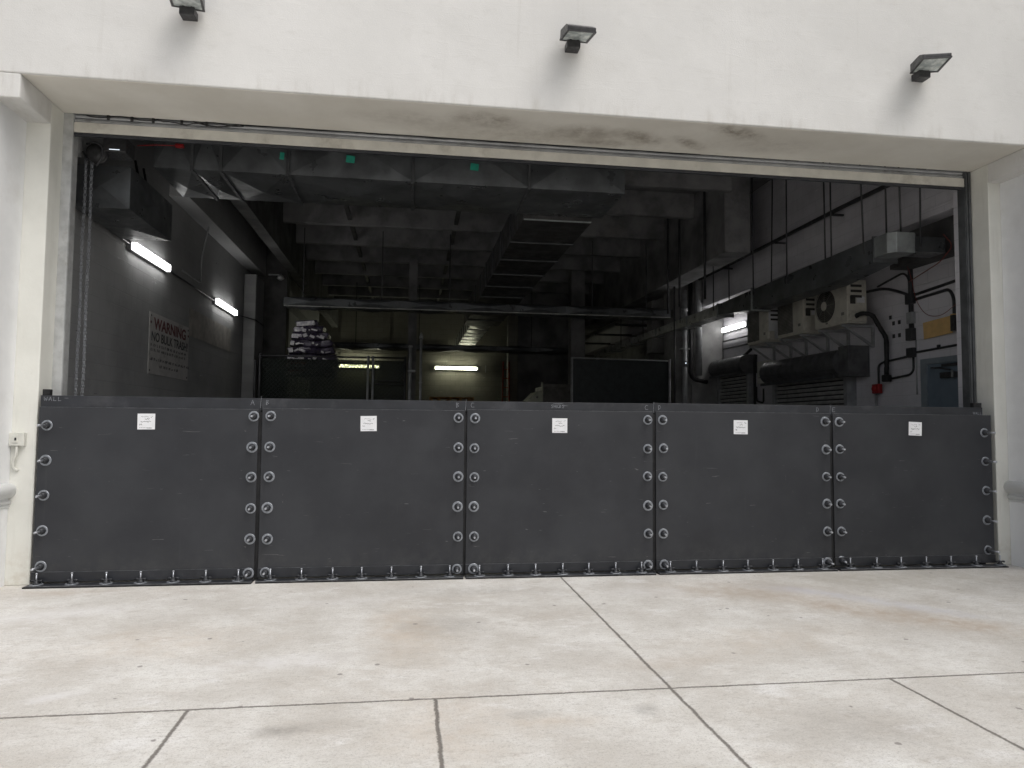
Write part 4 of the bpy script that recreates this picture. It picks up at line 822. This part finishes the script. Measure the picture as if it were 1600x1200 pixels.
# stacked plastic-wrapped bags behind the left fence
rr = random.Random(11); k = 0
rows = [(2.55, -3.35, -2.22, 'w'), (2.72, -3.32, -2.28, 'd'), (2.89, -3.30, -2.2, 'd'), (3.06, -3.28, -2.25, 'd'), (3.22, -3.24, -2.3, 'd'), (3.38, -3.22, -2.4, 'd'), (3.53, -3.16, -2.5, 'd'), (3.67, -3.12, -2.62, 'w')]
words = ['lowest, white with a red stripe', 'second from the bottom', 'third from the bottom', 'fourth from the bottom', 'fifth from the bottom', 'sixth from the bottom', 'second from the top', 'topmost, pale edged']
for (z, x0, x1, kd), wd in zip(rows, words):
    b = thing('plastic_bag', 'printed plastic bag in the stack behind the left fence, '+wd, 'bag', ((x0+x1)/2, 9.5, z), 'stacked printed bags')
    q = MB().box(x0, x1, 9.45, 10.0, z, z+.15, bev=.05)
    bmesh.ops.subdivide_edges(q.bm, edges=q.bm.edges, cuts=3, use_grid_fill=True)
    for v in q.bm.verts:
        v.co.z += .018*math.sin(v.co.x*9+z*7)+rr.uniform(-.006, .006); v.co.y += .03*math.sin(v.co.x*13+z*5); v.co.x += .02*math.sin(v.co.z*30+z)
    q.build('sack', 'bag_dark', b)
    q = MB()
    for j in range(9):
        xa = x0+.05+j*(x1-x0-.15)/9; 
        if rr.random() < (.85 if j < 3 else .4): za_ = z+rr.uniform(.02, .06); q.box(xa, xa+rr.uniform(.03, .15), 9.425, 9.436, za_, za_+rr.uniform(.02, .08), bev=.006, rot=Matrix.Rotation(rr.uniform(-.5, .5), 3, 'Y'))
    q.box(x0+.03, x0+(.42 if kd == 'w' else rr.uniform(.08, .2)), 9.41, 9.424, z+.02, z+.12, bev=.01, rot=Matrix.Rotation(rr.uniform(-.2, .2), 3, 'Y'))
    q.build('print', 'bag_white', b)
    if z < 2.8: MB().box(x0+.1, x0+.45, 9.40, 9.412, z+.10, z+.145).build('red_stripe', 'bag_red', b)
# pallet, ladder, compactor
p = thing('wood_pallet_stack', 'top of a wooden pallet stack just showing over the middle barrier seam', 'pallet', (.75, 15, 2.1))
MB().box(.05, 1.42, 15, 16, 2.315, 2.35).box(.05, 1.42, 15, 16, 2.12, 2.15).build('deck_board', 'wood', p)
for x in (.06, .3, .62, .95, 1.22, 1.32): MB().box(x, x+.09, 15.0, 16, 2.152, 2.313).build('block', 'wood', p)
MB().box(.0, 1.5, 15.02, 16.0, 0, 2.118).build('load', 'ceil', p)
p = thing('ladder', 'red brown ladder leaning against the narrow column', 'ladder', (2.3, 14.9, 0))
for dx in (0, .38): MB().tube([(2.22+dx*.7, 14.6, 0), (2.44+dx*.5, 15.95, 3.55)], .03, 6).build('side_rail', 'ladder', p)
for k in range(11): 
    t_ = .08+k*.085; MB().tube([(2.22+.22*t_, 14.6+1.35*t_, 3.55*t_), (2.486+.144*t_, 14.6+1.35*t_, 3.55*t_)], .016, 6).build('rung', 'ladder', p)
p = thing('trash_compactor', 'beige sloped compactor housing beside the right screened fence', 'compactor', (3.0, 11, 0))
MB().prism([(2.36, 0), (2.36, 2.05), (2.66, 2.36), (2.80, 2.38), (2.80, 0)], 1, 11.0, 11.9).build('sloped_side', 'compactor', p, bevel=.01)
MB().box(2.80, 3.6, 11.05, 12.0, 0, 2.50, bev=.01).build('housing', 'compactor_d', p)
MB().box(2.79, 2.83, 10.98, 11.045, 0, 2.60).build('frame_post', 'compactor', p); MB().box(2.83, 3.6, 10.99, 11.04, 2.48, 2.56).build('top_bar', 'compactor_d', p)
MB().disc((2.68, 10.999, 2.22), (0, -1, 0), .03, .006, 12).build('knob', 'compactor_d', p)
# old wall lamp on the far left column
q = thing('wall_lamp', 'small old lamp bracket high on the dark left column', 'lamp', (-3.9, 10.4, 4.9))
MB().box(-3.9, -3.6, 10.3, 10.34, 4.98, 5.01).build('arm', 'pipe_grey', q); MB().lathe((-3.62, 10.3, 4.86), (0, 0, 1), [(.03, .0), (.09, .05), (.06, .12), (.02, .14)], 12).build('shade', 'galv', q)
